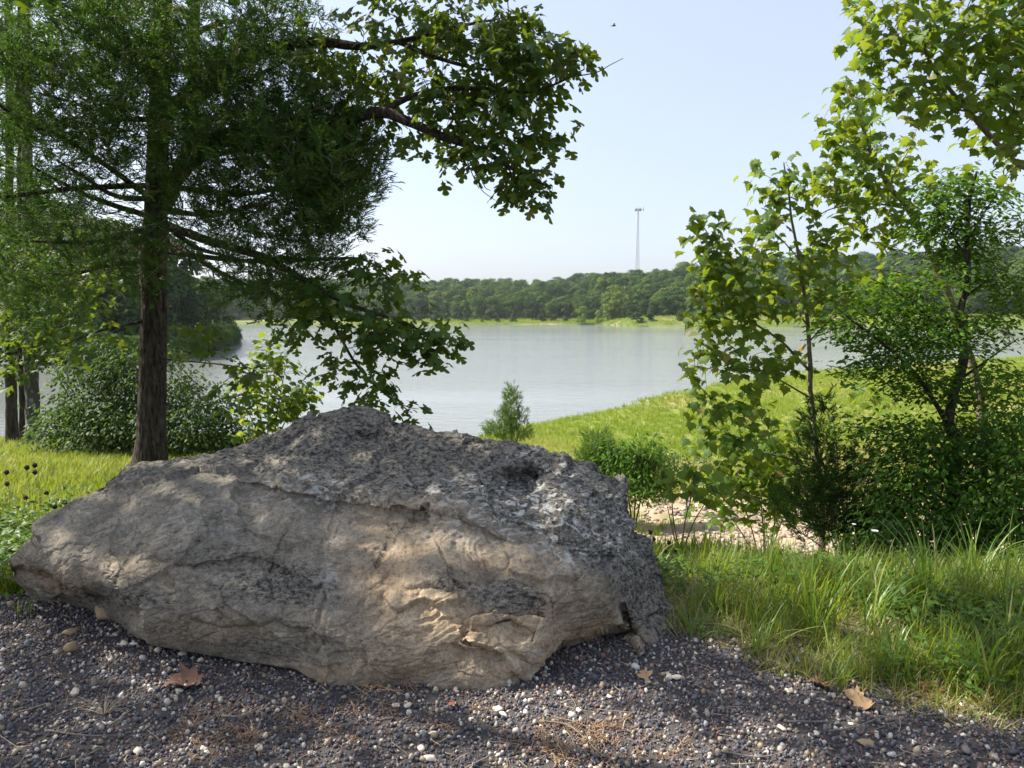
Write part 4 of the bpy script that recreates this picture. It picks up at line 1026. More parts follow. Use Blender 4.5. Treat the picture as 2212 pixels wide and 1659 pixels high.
shrub('leafy_bush', 'round green bush beyond the right shoulder of the boulder', 'bush', 1370, 1060, 15.5, [(1340, 960, 15.5), (1380, 950, 15.5), (1410, 980, 15.5), (1320, 1000, 15.5)],
      [(1350, 985, 46, 34, 15.5, .4, 60), (1390, 980, 36, 30, 15.5, .4, 44), (1340, 1020, 40, 24, 15.3, .3, 30), (1390, 1030, 50, 30, 15.2, .3, 36), (1365, 1058, 50, 18, 15.0, .4, 34)], OVAL, M['elm'], .10, 14, .16)
shrub('leafy_bush', 'low reddish-tipped bush at the foot of the meadow slope', 'bush', 1490, 1030, 17, [(1470, 990, 17), (1500, 985, 17), (1520, 1000, 17)],
      [(1490, 1005, 50, 26, 17, .4, 44), (1450, 990, 26, 20, 17, .3, 14)], OVAL, M['bushleaf'], .09, 10, .14)

# ------------------------------------------------------------------ grass and weeds (uncountable)
def blade(V, F, T, base, dirv, L_, w, curl, tv, seg=3):
    b = len(V); side = np.array([-dirv[1], dirv[0], 0.0]); side /= np.linalg.norm(side) + 1e-6
    p = np.array(base, float); up = np.array([dirv[0], dirv[1], dirv[2]]); up /= np.linalg.norm(up)
    h = np.array([dirv[0], dirv[1], 0]); h /= np.linalg.norm(h) + 1e-6
    for s_ in range(seg + 1):
        f_ = s_ / seg
        if s_ < seg:
            V.extend([p - side * w * (1 - f_ * .6), p + side * w * (1 - f_ * .6)]); T.extend([tv, tv])
        else:
            V.append(p); T.append(tv)
        up = up + h * curl * f_ - np.array([0, 0, curl * f_ * .8]); up /= np.linalg.norm(up)
        p = p + up * L_ / seg
    for s_ in range(seg - 1):
        a = b + 2 * s_; F.extend([(a, a + 1, a + 3), (a, a + 3, a + 2)])
    a = b + 2 * (seg - 1); F.append((a, a + 1, a + 2))
def tuft(seed, n_, hmin, hmax, w, rad_, spread, curl, mt, seg=2):
    r = random.Random(seed); V, F, T = [], [], []
    for k_ in range(n_):
        a = r.uniform(0, 6.283); q_ = r.uniform(0, rad_)
        az = r.uniform(0, 6.283); sp = r.uniform(.05, spread)
        blade(V, F, T, (q_ * math.cos(a), q_ * math.sin(a), -.01), (math.cos(az) * sp, math.sin(az) * sp, 1), r.uniform(hmin, hmax), w * r.uniform(.7, 1.3), r.uniform(0, curl), r.uniform(0, .35), seg)
    return mesh_np('tuft', V, F, mt, attrs={'vt': T})
lawn_p = [tuft(s_, 16, .05, .13, .0032, .06, .9, .8, M['grass_near']) for s_ in range(6)]
mead_p = [tuft(20 + s_, 16, .12, .34, .007, .16, .8, .5, M['grass_meadow']) for s_ in range(6)]
tall_p = [tuft(40 + s_, 11, .12, .36, .0042, .05, .7, .8, M['grass_near'], 3) for s_ in range(6)]
def weedp(seed, n_, h, ls):
    r = random.Random(seed); V, F, T = [], [], []
    lv, lf = OVAL[0]
    for k_ in range(n_):
        b = len(V); R1 = rotm(r.uniform(0, 6.28), r.uniform(-.6, .5), r.uniform(-.5, .5))
        p = np.array([r.gauss(0, .035), r.gauss(0, .035), r.uniform(.01, h)])
        for v_ in lv: V.append(R1 @ v_ * ls * r.uniform(.9, 1.1) + p); T.append((k_ * .37) % .4)
        F.extend([tuple(b + x for x in f_) for f_ in lf])
    return mesh_np('weed', V, F, M['weed'], attrs={'vt': T})
weed_p = [weedp(60 + s_, 12, .16, .045) for s_ in range(4)]
def scatter_ground(name, protos, xs, ys, size, tint, parent=None, keep=None):
    z = height(xs, ys)
    if keep is None: keep = np.ones(len(xs), bool)
    keep = keep & (z > WATER_Z + .02)
    xs, ys, z, size, tint = xs[keep], ys[keep], z[keep], size[keep], tint[keep]
    n_ = len(xs)
    rot = np.stack([RNG.normal(size=n_) * .08, RNG.normal(size=n_) * .08, RNG.uniform(0, 6.283, n_)], -1)
    return scatter(name, protos, np.stack([xs, ys, z], -1), rot, size, tint, parent=parent)
def polar(n_, y0, y1, a0, a1, power=1.0):
    """points denser near the camera so that the density on the picture is even"""
    y = y0 * (y1 / y0) ** (RNG.uniform(0, 1, n_) ** power)
    return RNG.uniform(a0, a1, n_) * y, y
# lawn
x, y = polar(42000, 3.9, 17, -1.35, .10)
k1 = (y > gravel_edge(x) + .05 + .25 * perlin(np.stack([x * 3, y * 3, 0 * x], -1))) & ~((np.abs(x + 1.0) < 1.3) & (y < 4.6))
tn = np.clip(.25 + .35 * fbm(np.stack([x * .7, y * .7, 0 * x], -1), 3) + RNG.uniform(0, .3, len(x)), 0, .64)
scatter_ground('lawn_grass', lawn_p, x, y, RNG.uniform(.7, 1.5, len(x)) * (1 + .35 * sstep(8, 15, y)), tn, keep=k1)
# weeds left of the boulder
x, y = polar(3000, 3.85, 6.0, -1.1, -.40)
k1 = (y > gravel_edge(x) - .1 + .4 * RNG.uniform(size=len(x))) & (RNG.uniform(size=len(x)) < sstep(6.0, 4.2, y) + .1)
scatter_ground('left_weeds', weed_p, x, y, RNG.uniform(.6, 1.3, len(x)), RNG.uniform(0, .5, len(x)), keep=k1)
# right bank: grass from the gravel edge over the crest
x, y = polar(7000, 2.2, 6.8, .18, 1.4)
ed = gravel_edge(x) + .20 * perlin(np.stack([x * 3, y * 3, 0 * x], -1))
k1 = (y > ed + RNG.uniform(-.05, .35, len(x))) & (x > .62)
tn = np.clip(RNG.uniform(0, .5, len(x)) + .15 * perlin(np.stack([x * 2, y * 2, 0 * x], -1)), 0, .64)
scatter_ground('bank_grass', tall_p, x, y, RNG.uniform(.45, 1.25, len(x)) * lerpx(y - gravel_edge(x), [0, .8, 3], [.45, .95, .6]) * (1 - .45 * sstep(4.4, 5.6, y)), tn, keep=k1 & (fbm(np.stack([x * 1.6, y * 1.6, 0 * x], -1), 2) + .25 * RNG.normal(size=len(x)) > -.02))
x, y = polar(4400, 2.3, 6.6, .18, 1.4)
k1 = (y > gravel_edge(x) + RNG.uniform(.05, .8, len(x))) & (x > .62)
scatter_ground('bank_weeds', weed_p, x, y, RNG.uniform(.5, 1.2, len(x)) * (1 - .4 * sstep(4.4, 5.6, y)), RNG.uniform(0, .6, len(x)), keep=k1 & (fbm(np.stack([x * 1.3 + 8, y * 1.3, 0 * x], -1), 2) > -.1))
x, y = polar(5000, 2.2, 7.0, .18, 1.4)
scatter_ground('bank_straw', [tuft(90 + s_, 9, .05, .16, .0022, .06, 2.2, .5, M['grass_near'], 3) for s_ in range(4)], x, y, RNG.uniform(.6, 1.3, len(x)), np.full(len(x), .66), keep=(y > gravel_edge(x) - .1) & (x > .62))
# behind the boulder and the slope
x, y = polar(11000, 6.0, 24, -.22, 1.1)
k1 = fbm(np.stack([x * .35, y * .35, 0 * x], -1), 2) + .10 * RNG.normal(size=len(x)) > .12 - .5 * (x < 2.2) + .35 * ((x > 3) & (y < 18)) - .6 * (y > 18)
scatter_ground('slope_grass', mead_p, x, y, RNG.uniform(.5, 1.1, len(x)), RNG.uniform(.1, .64, len(x)), keep=k1)
# meadow
x, y = polar(52000, 19, 92, -.10, .86, .9)
pn = fbm(np.stack([x * .10, y * .10, 0 * x], -1), 3)
tn = np.clip(.22 + .45 * pn + RNG.uniform(-.08, .2, len(x)) + .45 * sstep(31, 22, y) + .3 * sstep(6, -1, x) * sstep(40, 28, y), 0, .66)
k1 = RNG.uniform(size=len(x)) < .30 + .70 * sstep(23, 33, y) + .4 * pn
scatter_ground('meadow_grass', mead_p, x, y, RNG.uniform(.7, 1.25, len(x)) * (1 + .25 * sstep(30, 60, y)), tn, keep=k1)
# far banks: coarse tufts
x = RNG.uniform(-80, 260, 15000); y = far_shore(x) + RNG.uniform(0, 62, len(x)) ** 1.0
scatter_ground('far_bank_grass', mead_p, x, y, RNG.uniform(2.0, 4.5, len(x)), np.clip(RNG.uniform(0, .3, len(x)) + .2 * (x > 60) + .12 * perlin(np.stack([x * .05, y * .1, 0 * x], -1)), 0, .6))

# rubble on the slope
def rockp(seed, sub, sx, sy, sz, mt, rough_=.22):
    import bmesh
    bm = bmesh.new(); bmesh.ops.create_icosphere(bm, subdivisions=sub, radius=.5)
    V = np.array([v.co[:] for v in bm.verts]); F = np.array([[v.index for v in f.verts] for f in bm.faces]); bm.free()
    V = V * (1 + rough_ * 2 * perlin(V * 2.3 + seed * 7.7))[:, None]
    # flatten a few random facets
    r = np.random.default_rng(seed)
    for k_ in range(5):
        n_ = r.normal(size=3); n_ /= np.linalg.norm(n_); dd_ = V @ n_; lim = .34
        V = V - np.outer(np.clip(dd_ - lim, 0, 9), n_)
    return mesh_np('stone', V * (sx, sy, sz), F, mt)
rub_p = [rockp(s_, 1, 1, .8, .55, M['rubble']) for s_ in range(5)]
x, y = polar(16000, 8.6, 24, -.02, 1.1)
pn = fbm(np.stack([x * .35, y * .35, 0 * x], -1), 2)
scatter_ground('bank_rubble', rub_p, x, y, RNG.uniform(.05, .17, len(x)) * lerpx(y, [9, 24], [.8, 1.5]), RNG.uniform(0, 1, len(x)), keep=pn < .35)

# ------------------------------------------------------------------ gravel
peb = [rockp(100 + s_, 1, 1, .8, .62, M['pebble'], .14) for s_ in range(7)]
n_ = 128000
y = RNG.uniform(0, 1, n_) ** .8 * 2.9 + 1.6
x = RNG.uniform(-1.13, 1.13, n_) * (y + .6)
ed = gravel_edge(x) + .10 * perlin(np.stack([x * 4, y * 4, 0 * x], -1))
keep = (y < ed + RNG.exponential(.22, n_)) & (y < 5.2)
x, y = x[keep], y[keep]; n_ = len(x)
u = RNG.uniform(0, 1, n_) ** 1.15
pale = fbm(np.stack([x * 1.3, y * 1.3, 0 * x], -1), 2)
tn = np.where(RNG.uniform(size=n_) < .12 + .10 * np.clip(pale, -.5, 1), RNG.uniform(.84, 1.0, n_), u * .80)
sz = RNG.lognormal(math.log(.0138), .33, n_) * (1 + .35 * (tn > .84))
z = height(x, y) + sz * RNG.uniform(-.1, .35, n_)
rot = RNG.uniform(0, 6.283, (n_, 3)) * (.25, .25, 1)
scatter('gravel', peb, np.stack([x, y, z], -1), rot, sz, tn)
# the paler stones big enough to tell apart
stone_me = [rockp(200 + s_, 2, 1, .75, .5, M['palestone'], .34) for s_ in range(8)]
cnt = 0
known = [(690, 1370, .05), (340, 1410, .05), (395, 1420, .045), (430, 1430, .03), (270, 1398, .05), (290, 1400, .045), (160, 1500, .045), (1075, 1540, .05), (1088, 1550, .04), (855, 1533, .04), (880, 1535, .04), (935, 1590, .035), (1460, 1475, .05),
         (910, 1628, .045), (930, 1645, .045), (1020, 1562, .03), (1690, 1580, .035), (1700, 1500, .03), (1765, 1590, .03), (1840, 1570, .025), (380, 1400, .03), (560, 1620, .045), (600, 1540, .03), (1500, 1540, .028), (1250, 1545, .03)]
rr = random.Random(77)
spots = [(place(a, b)[:2], c) for a, b, c in known]
while len(spots) < 290:
    yy = 1.9 + 2.3 * rr.random(); xx = rr.uniform(-.74, .74) * yy
    if yy < gravel_edge(xx) + .1: spots.append(((xx, yy), rr.lognormvariate(math.log(.017), .30)))
for (xy, s_) in spots:
    o = bpy.data.objects.new('stone', stone_me[rr.randrange(8)])
    COL.objects.link(o); o.parent = gravel_obj
    o.location = (xy[0], xy[1], float(height(xy[0], xy[1])) + s_ * .20)
    o.rotation_euler = (rr.uniform(-.3, .3), rr.uniform(-.3, .3), rr.uniform(0, 6.28)); o.scale = (s_, s_, s_)
# straw and rusty litter on the gravel
def strawp(seed, L_, w):
    r = random.Random(seed); C_ = [(0, 0, 0), (L_ * .4, r.uniform(-.1, .1) * L_, .02 * L_), (L_, r.uniform(-.25, .25) * L_, r.uniform(0, .12) * L_)]
    V_, F_ = tube(spline(C_, 5), w, 3); return V_, F_
st = []
for s_ in range(5):
    V_, F_ = strawp(s_, 1.0, .018); st.append(mesh_np('straw', V_, F_, M['straw']))
n_ = 1500
y = RNG.uniform(1.9, 4.1, n_); x = RNG.uniform(-.76, .76, n_) * y
pn = fbm(np.stack([x * 1.1 + 4, y * 1.1, 0 * x], -1), 2) + .25 * (x < -1.2)
kp = (y < gravel_edge(x) + .15) & (pn + RNG.normal(size=n_) * .2 > .12)
x, y = x[kp], y[kp]; n_ = len(x)
scatter('dry_straw', st, np.stack([x, y, height(x, y) + .012], -1), np.stack([RNG.normal(size=n_) * .1, RNG.normal(size=n_) * .15, RNG.uniform(0, 6.28, n_)], -1), np.stack([RNG.uniform(.02, .13, n_), RNG.uniform(.03, .08, n_), RNG.uniform(.03, .08, n_)], -1), RNG.uniform(size=n_))
li = []
for s_ in range(5):
    g_ = Geo(); r = random.Random(s_)
    for k_ in range(9):
        V_, F_ = strawp(k_ + s_ * 20, r.uniform(.3, .9), .026)
        R1 = rotm(r.uniform(0, 6.28), r.uniform(-.8, .8), r.uniform(-1, 1)); g_.add(V_ @ R1.T + np.array([r.gauss(0, .3), r.gauss(0, .3), .1]), F_)
    li.append(g_.mesh('litter', M['rust_litter']))
cs = [(880, 1560, 110, 20), (700, 1560, 70, 25), (1300, 1600, 60, 20), (800, 1500, 60, 15), (560, 1600, 60, 30), (1360, 1590, 90, 30), (1180, 1600, 90, 20), (1290, 1650, 120, 20), (420, 1580, 80, 20)]
pp = []
for (a, b, rx, ry) in cs:
    for k_ in range(16):
        pp.append(place(a + rr.gauss(0, rx * 1.0), b + rr.gauss(0, ry * 1.1)))
pp = np.array(pp); n_ = len(pp)
scatter('rusty_litter', li, pp + (0, 0, .012), np.stack([0 * pp[:, 0], 0 * pp[:, 0], RNG.uniform(0, 6.28, n_)], -1), RNG.uniform(.025, .06, n_), RNG.uniform(size=n_))

# ------------------------------------------------------------------ tall grass clumps (things)
def grass_clump(label, px, py, n_, h, w, spread, curl, seed, lean=(0, 0)):
    b = place(px, py); r = random.Random(seed)
    root = empty('grass_clump', b, label, 'grass clump', 'tall grass clumps on the bank')
    for k_ in range(n_):
        V, F, T = [], [], []
        a = r.uniform(0, 6.283); q_ = r.uniform(0, .05); az = r.uniform(0, 6.283); sp = r.uniform(.08, spread)
        L_ = r.uniform(.55, 1) * h
        blade(V, F, T, (q_ * math.cos(a), q_ * math.sin(a), -.02), (math.cos(az) * sp + lean[0], math.sin(az) * sp + lean[1], 1), L_, w * r.uniform(.6, 1.2), r.uniform(.05, curl), r.uniform(0, 1), 7)
        V = np.array(V)
        link('blade', mesh_np('blade', V, F, M['tallgrass'], tint=T), root)
grass_clump('upright clump of broad green blades leaning left in front of the elm', 2000, 1320, 46, .62, .0060, .55, .32, 1, (-.10, 0))
grass_clump('grass clump arching over the gravel edge, middle of the bank', 1760, 1370, 46, .60, .0048, .9, .42, 2)
grass_clump('blue-green grass clump at the lower right corner of the bank', 2130, 1490, 44, .42, .0058, .7, .40, 3, (-.25, 0))
grass_clump('small grass clump spreading low onto the gravel left of the fallen leaves', 1800, 1480, 26, .36, .0035, 1.0, .5, 4)
grass_clump('stiff upright dark grass clump against the pale rubble slope', 1665, 1270, 22, .50, .0055, .28, .12, 5)
grass_clump('thin-bladed grass clump beside the right end of the boulder', 1545, 1330, 34, .42, .0034, .8, .5, 6)
grass_clump('grass clump with long thin blades at the right edge of the picture', 2175, 1330, 32, .62, .0040, .6, .3, 7)
grass_clump('small sparse grass tuft in the gravel under the left tip of the boulder', 55, 1330, 20, .20, .0022, .9, .5, 8)
grass_clump('yellow-green grass clump on the crest left of the cedar sapling', 1700, 1215, 36, .46, .0052, .6, .35, 11)
grass_clump('broad-bladed clump between the elm and the right edge on the crest', 2100, 1270, 40, .55, .0058, .6, .4, 12)
grass_clump('fine grass clump low on the bank just right of the boulder foot', 1500, 1380, 30, .26, .0028, 1.0, .5, 13)
grass_clump('grass clump drooping over the gravel at the middle of its edge', 1640, 1410, 34, .36, .0034, 1.1, .5, 14)
grass_clump('low grass clump beside the large reddish leaf', 1930, 1450, 36, .34, .0042, 1.0, .5, 15)
grass_clump('upright clump between the arching clump and the broad-bladed one', 1880, 1360, 38, .5, .0046, .7, .38, 16, (.12, 0))
grass_clump('bright clump at the lower right edge above the blue-green one', 2195, 1430, 36, .42, .0046, .8, .4, 17)
b = place(225, 1550)
root = empty('dry_grass_tuft', b, 'small straw-coloured dry grass tuft in the gravel left of the curled leaf', 'grass clump')
r = random.Random(9)
for k_ in range(26):
    V, F, T = [], [], []; az = r.uniform(0, 6.283)
    blade(V, F, T, (0, 0, 0), (math.cos(az) * r.uniform(.5, 2), math.sin(az) * r.uniform(.4, 1.2), 1), r.uniform(.06, .15), .0014, r.uniform(.2, .6), .9, 5)
    link('blade', mesh_np('blade', np.array(V), F, M['straw'], tint=T), root)

# ------------------------------------------------------------------ dried flower stalks, umbels
import bmesh
bm = bmesh.new(); bmesh.ops.create_icosphere(bm, subdivisions=2, radius=1)
sv = np.array([v.co[:] for v in bm.verts]); sf = np.array([[v.index for v in f.verts] for f in bm.faces]); bm.free()
sv = sv * (1 + .28 * RNG.uniform(-1, 1, len(sv)))[:, None] * (1, 1, 1.15)
head_dark = mesh_np('seed_head', sv, sf, M['seed']); head_tan = mesh_np('seed_head', sv, sf, M['seedtan'])
def stalk(px, py, gx, gy, d_, rad_, hm, label, group):
    hd = P(px, py, d_); b = P(gx, py, d_); b[2] = height(b[0], b[1])
    root = empty('dried_flower', b, label, 'dried flower', group)
    C_ = spline([np.zeros(3), (hd - b) * .5 + (.02, 0, 0), hd - b], 8)
    g_ = Geo(); g_.add(*tube(C_, np.linspace(.0022, .0014, 8), 4))
    link('stem', g_.mesh('stem', M['stem']), root)
    o = link('seed_head', hm, root); o.location = tuple(hd - b); o.scale = (rad_,) * 3
    for q_ in (2, 4):
        V_, F_ = OVAL[1]
        R1 = rotm(RNG.uniform(0, 6.28), .3, .2)
        g_ = Geo(); g_.add(V_ @ R1.T * .05 + C_[q_], F_); link('leaf', g_.mesh('leaf', M['tallgrass']), root)
ORD = ['leftmost', 'second', 'third', 'fourth', 'fifth', 'sixth', 'seventh', 'eighth', 'ninth', 'tenth', 'eleventh', 'twelfth', 'thirteenth', 'fourteenth', 'fifteenth', 'sixteenth', 'seventeenth', 'eighteenth', 'nineteenth', 'twentieth', 'twenty-first']
def nth(q): return ORD[0] if q == 0 else ORD[q] + ' from the left'
for q, (a, b_, dd_) in enumerate(sorted([(1535, 1193, 5.0), (1412, 1165, 5.2), (1425, 1178, 5.1), (1438, 1190, 5.2), (1405, 1150, 5.3), (1445, 1172, 5.0), (1452, 1212, 4.8), (1470, 1240, 4.6), (1490, 1195, 4.9), (1430, 1215, 4.8), (1460, 1188, 5.3), (1510, 1230, 4.6), (1548, 1232, 4.4), (1575, 1215, 4.6), (1600, 1240, 4.4), (1637, 1250, 4.5),
                                  (1480, 1215, 4.7), (1520, 1256, 4.3), (1500, 1262, 4.3), (1660, 1238, 4.6), (1812, 1278, 3.9)])):
    stalk(a, b_, a + rr.uniform(-14, 14), 0, dd_, .014, head_dark, 'black seed head right of the boulder, %s of its cluster' % nth(q), 'black dried seed heads right of the boulder')
for a, b_, dd_, hm, rad_, lab in [(1832, 1222, 4.2, head_tan, .017, 'brown round seed head, tallest above the grass left of the elm trunk'), (1828, 1278, 3.8, head_dark, .019, 'largest black seed head standing over the middle grass clump'),
                            (1780, 1312, 3.7, head_dark, .019, 'dark brown seed head low over the middle of the bank'), (1893, 1250, 4.2, head_tan, .016, 'fuzzy brown seed head left of the broad-bladed grass clump'), (1998, 1320, 3.7, head_tan, .018, 'brown seed head in front of the broad-bladed grass clump'),
                            (2155, 1300, 4.0, head_tan, .017, 'tan seed head among the thin blades near the right edge'), (2200, 1330, 3.9, head_tan, .016, 'tan seed head nearest the right edge of the picture'), (2255 - 70, 1375, 3.7, head_tan, .015, 'pale brown seed head low near the right edge'),
                            (1700, 1300, 3.9, head_dark, .014, 'small dark seed head left of the arching grass clump')]:
    stalk(a, b_, a + rr.uniform(-20, 20), 0, dd_, rad_, hm, lab, 'brown and large dried seed heads on the bank')
for q, (a, b_) in enumerate(sorted([(58, 1010), (75, 1005), (15, 1045), (100, 1065), (140, 1085), (88, 1118), (145, 1105), (55, 1075), (50, 1130), (75, 1020), (30, 1100), (118, 1095), (14, 1020)])):
    stalk(a, b_, a + rr.uniform(-10, 10), 0, 5.4 + .1 * (q % 5), .017, head_dark, 'dark seed head at the lawn edge, %s of that cluster' % nth(q), 'dark seed heads left of the boulder')
def umbel(px, py, d_, s_, label):
    hd = P(px, py, d_); b = P(px + 6, py, d_); b[2] = height(b[0], b[1])
    root = empty('white_wildflower', b, label, 'wildflower', 'white umbel wildflowers')
    g_ = Geo(); C_ = spline([np.zeros(3), (hd - b) * .5 + (.015, 0, 0), hd - b - (0, 0, .02)], 8); g_.add(*tube(C_, .0014, 4))
    for k_ in range(9):
        a = k_ * .7; g_.add(*tube([C_[-1], hd - b + (math.cos(a) * s_ * .7, math.sin(a) * s_ * .7, 0)], .0008, 3))
    link('stem', g_.mesh('stem', M['stem']), root)
    g_ = Geo()
    for k_ in range(26):
        a = k_ * 2.4; q_ = s_ * math.sqrt(k_ / 26)
        g_.add(sv[:, :] * (s_ * .16, s_ * .16, s_ * .07) + (hd - b) + (q_ * math.cos(a), q_ * math.sin(a), rr.uniform(-.002, .002)), sf)
    link('flower_head', g_.mesh('flower_head', M['umbel']), root)
umbel(1904, 1232, 4.2, .022, 'white lacy wildflower at the foot of the dark elm')
umbel(1890, 1146, 4.6, .022, 'white flat wildflower highest against the dark cedar sapling')
umbel(1845, 1132, 4.6, .013, 'small pale closed wildflower beside the cedar sapling')

# ------------------------------------------------------------------ fallen leaves, twigs, loose stones
def fallen(px, py, s_, mt, rz, curlv, label, outline=syc):
    b = place(px, py)
    o_ = np.array(outline, float); n_ = len(o_)
    rings = [np.zeros((1, 2)) + (0, .45)] + [(o_ - (0, .45)) * f_ + (0, .45) for f_ in (.35, .7, 1.0)]
    V2 = np.concatenate(rings); V2 = (V2 - (0, .45)) * s_
    z = curlv * s_ * (np.abs(V2[:, 0]) / s_) ** 1.6 * 2 + .35 * curlv * s_ * np.sin(V2[:, 1] / s_ * 5) + .012
    V = np.column_stack([V2, z]); F = []
    for a in range(n_):
        a2 = (a + 1) % n_; F.append((0, 1 + a, 1 + a2))
        for k_ in (0, 1):
            p = 1 + k_ * n_; F.extend([(p + a, p + n_ + a, p + n_ + a2), (p + a, p + n_ + a2, p + a2)])
    root = empty('fallen_leaf', b, label, 'fallen leaf', 'fallen leaves on the gravel')
    root.rotation_euler = (rr.uniform(-.15, .15), rr.uniform(-.15, .15), rz)
    link('leaf_blade', mesh_np('leaf_blade', V, F, mt, smooth=True), root)
    g_ = Geo(); g_.add(*tube([(0, -.45 * s_, .012), (.01, -.62 * s_, .014), (.03, -.85 * s_, .010)], .0016, 4)); link('leaf_stalk', g_.mesh('leaf_stalk', mt), root)
fallen(395, 1490, .15, M['deadleaf_dark'], 1.9, .40, 'curled dark brown leaf on the gravel in front of the boulder')
fallen(1840, 1515, .08, M['deadleaf_tan'], .6, .40, 'pale tan folded leaf at the grass edge, left of the other pale leaf')
fallen(1868, 1532, .08, M['deadleaf_tan'], -1.2, .45, 'curled tan leaf just right of the folded one at the gravel edge')
fallen(1992, 1500, .13, M['deadleaf_red'], .3, .12, 'large flat reddish brown leaf in the grass at lower right')
fallen(1770, 1490, .10, M['deadleaf_dark'], 1.2, .3, 'small dark leaf under the low grass clump')
fallen(1395, 1470, .08, M['deadleaf_tan'], .2, .2, 'small pale oak leaf on the gravel under the right end of the boulder', oak)
fallen(985, 1535, .06, M['deadleaf_red'], 2.2, .3, 'little orange-brown leaf bit in front of the boulder', oak)
def twig(pts, r_, label, mt='deadtwig'):
    W_ = np.array([place(a, b) for a, b in pts]); W_[:, 2] += .012 + r_
    b = W_[0]; g_ = Geo(); g_.add(*tube(spline(W_ - b, 14), np.linspace(r_, r_ * .5, 14), 6, .2))
    o = link('twig', g_.mesh('twig', M[mt], True)); o.location = tuple(b); tag(o, label, 'twig', 'twigs lying on the gravel')
twig([(1165, 1567), (1230, 1580), (1290, 1635), (1300, 1655)], .005, 'longest pale bent twig in the sunlit gravel patch', 'sycbark')
twig([(1190, 1565), (1240, 1575), (1290, 1590)], .003, 'thin twig just above the longest twig on the sunlit gravel', 'sycbark')
twig([(480, 1560), (520, 1556), (560, 1545)], .005, 'short pale twig left of the rusty litter in front of the boulder')
twig([(250, 1555), (300, 1530), (330, 1520)], .003, 'thin grey twig beside the dry grass tuft')
twig([(560, 1440), (600, 1425), (640, 1415)], .006, 'dark twig tucked under the boulder left of its lowest point', 'twig')
twig([(1790, 1590), (1850, 1582), (1900, 1560)], .0035, 'thin twig on the gravel left of the tan stone')
twig([(1700, 1575), (1740, 1572), (1790, 1568)], .004, 'short pale twig on the open gravel at lower right')
twig([(100, 1590), (180, 1600), (260, 1597)], .003, 'long thin twig at the lower left corner of the gravel')
twig([(745, 1475), (770, 1500), (820, 1530)], .003, 'thin twig leaning out from under the boulder')
twig([(100, 1430), (120, 1460), (135, 1480)], .0035, 'dark bent twig left of the tan stone under the boulder tip', 'twig')
twig([(1560, 1640), (1640, 1652), (1700, 1640)], .0035, 'thin twig on the lowest edge of the gravel right of the sunlit patch')
def loose(px, py, sx, sy, sz, mt, rz, label, seed):
    o = link('loose_stone', rockp(seed, 2, sx, sy, sz, M[mt], .28)); b = place(px, py)
    o.location = (b[0], b[1], b[2] + sz * .28); o.rotation_euler = (.1, .1, rz); tag(o, label, 'stone', 'larger loose stones on the gravel')
loose(152, 1410, .075, .055, .055, 'tanstone', .3, 'angular orange-tan stone on the gravel under the left overhang', 301)
loose(155, 1372, .07, .05, .04, 'tanstone', 1, 'dull olive-tan stone just behind the orange-tan one', 302)
loose(1870, 1610, .06, .038, .03, 'tanstone', -.5, 'wedge-shaped tan stone on the open gravel at lower right', 303)
loose(240, 1335, .20, .12, .09, 'tanstone', .2, 'flat stone wedged beneath the left overhang of the boulder', 304)
loose(770, 1470, .12, .09, .07, 'palestone', .2, 'pale yellowish stone propping the boulder left of its lowest point', 305)
loose(1445, 1473, .045, .032, .03, 'palestone', .9, 'pale stone standing on the gravel below the right end of the boulder', 306)

# ------------------------------------------------------------------ far trees
def crown(seed, w, h, lobes, nq, qs, conic=0.0, low=.12):
    r = np.random.default_rng(seed); Cn = []
    for k_ in range(lobes):
        a = r.uniform(0, 6.283); f_ = r.uniform(low, 1); rr_ = (1 - conic * f_) * w * .5 * r.uniform(.3, .78) * math.sqrt(max(.15, 1 - (2 * f_ - .95) ** 2 * .55))
        Cn.append((rr_ * math.cos(a), rr_ * math.sin(a), f_ * h * .86, w * r.uniform(.15, .25) * (1 - conic * f_ * .7)))
    Cn.append((0, 0, h * .80, w * .24 * (1 - conic * .6)))
    Cn = np.array(Cn); pick = r.integers(0, len(Cn), nq)
    v = r.normal(size=(nq, 3)); v /= np.linalg.norm(v, axis=1)[:, None]; v[:, 2] = np.where(v[:, 2] < -.5, -v[:, 2], v[:, 2])
    pos = Cn[pick, :3] + v * Cn[pick, 3:4] * r.uniform(.72, 1.08, nq)[:, None] * (1, 1, .85)
    nrm = v + r.normal(size=(nq, 3)) * .28; nrm /= np.linalg.norm(nrm, axis=1)[:, None]
    s1 = np.cross(nrm, r.normal(size=(nq, 3))); s1 /= np.linalg.norm(s1, axis=1)[:, None]; s2 = np.cross(nrm, s1)
    q_ = qs * r.uniform(.6, 1.3, nq)[:, None]
    V = np.stack([pos - s1 * q_, pos + s2 * q_ * .8, pos + s1 * q_, pos - s2 * q_ * .8], 1).reshape(-1, 3)
    b_ = np.arange(nq)[:, None] * 4
    F = np.concatenate([b_ + [0, 1, 2], b_ + [0, 2, 3]])
    T = np.repeat(r.uniform(0, .3, nq), 4)
    return V, F, T
far_crown = []
for s_ in range(8):
    V_, F_, T_ = crown(s_, 11 + s_ % 4, 10.5 + (s_ * 3) % 6, 16, 2400, .34, .0 if s_ < 6 else .5, .1)
    V_[:, 2] += .8
    far_crown.append(mesh_np('forest_tree', V_, F_, M['fargreen'], attrs={'vt': T_}))
fx, fy = [], []
for k_ in range(9000):
    yy = 300 + 420 * rr.random() ** 1.25; xx = rr.uniform(-.62, .95) * yy
    tf = yy - float(far_shore(xx))
    if tf > (52 if xx < 40 else 44) + 8 * math.sin(xx * .05):
        fx.append(xx); fy.append(yy)
fx, fy = np.array(fx), np.array(fy)
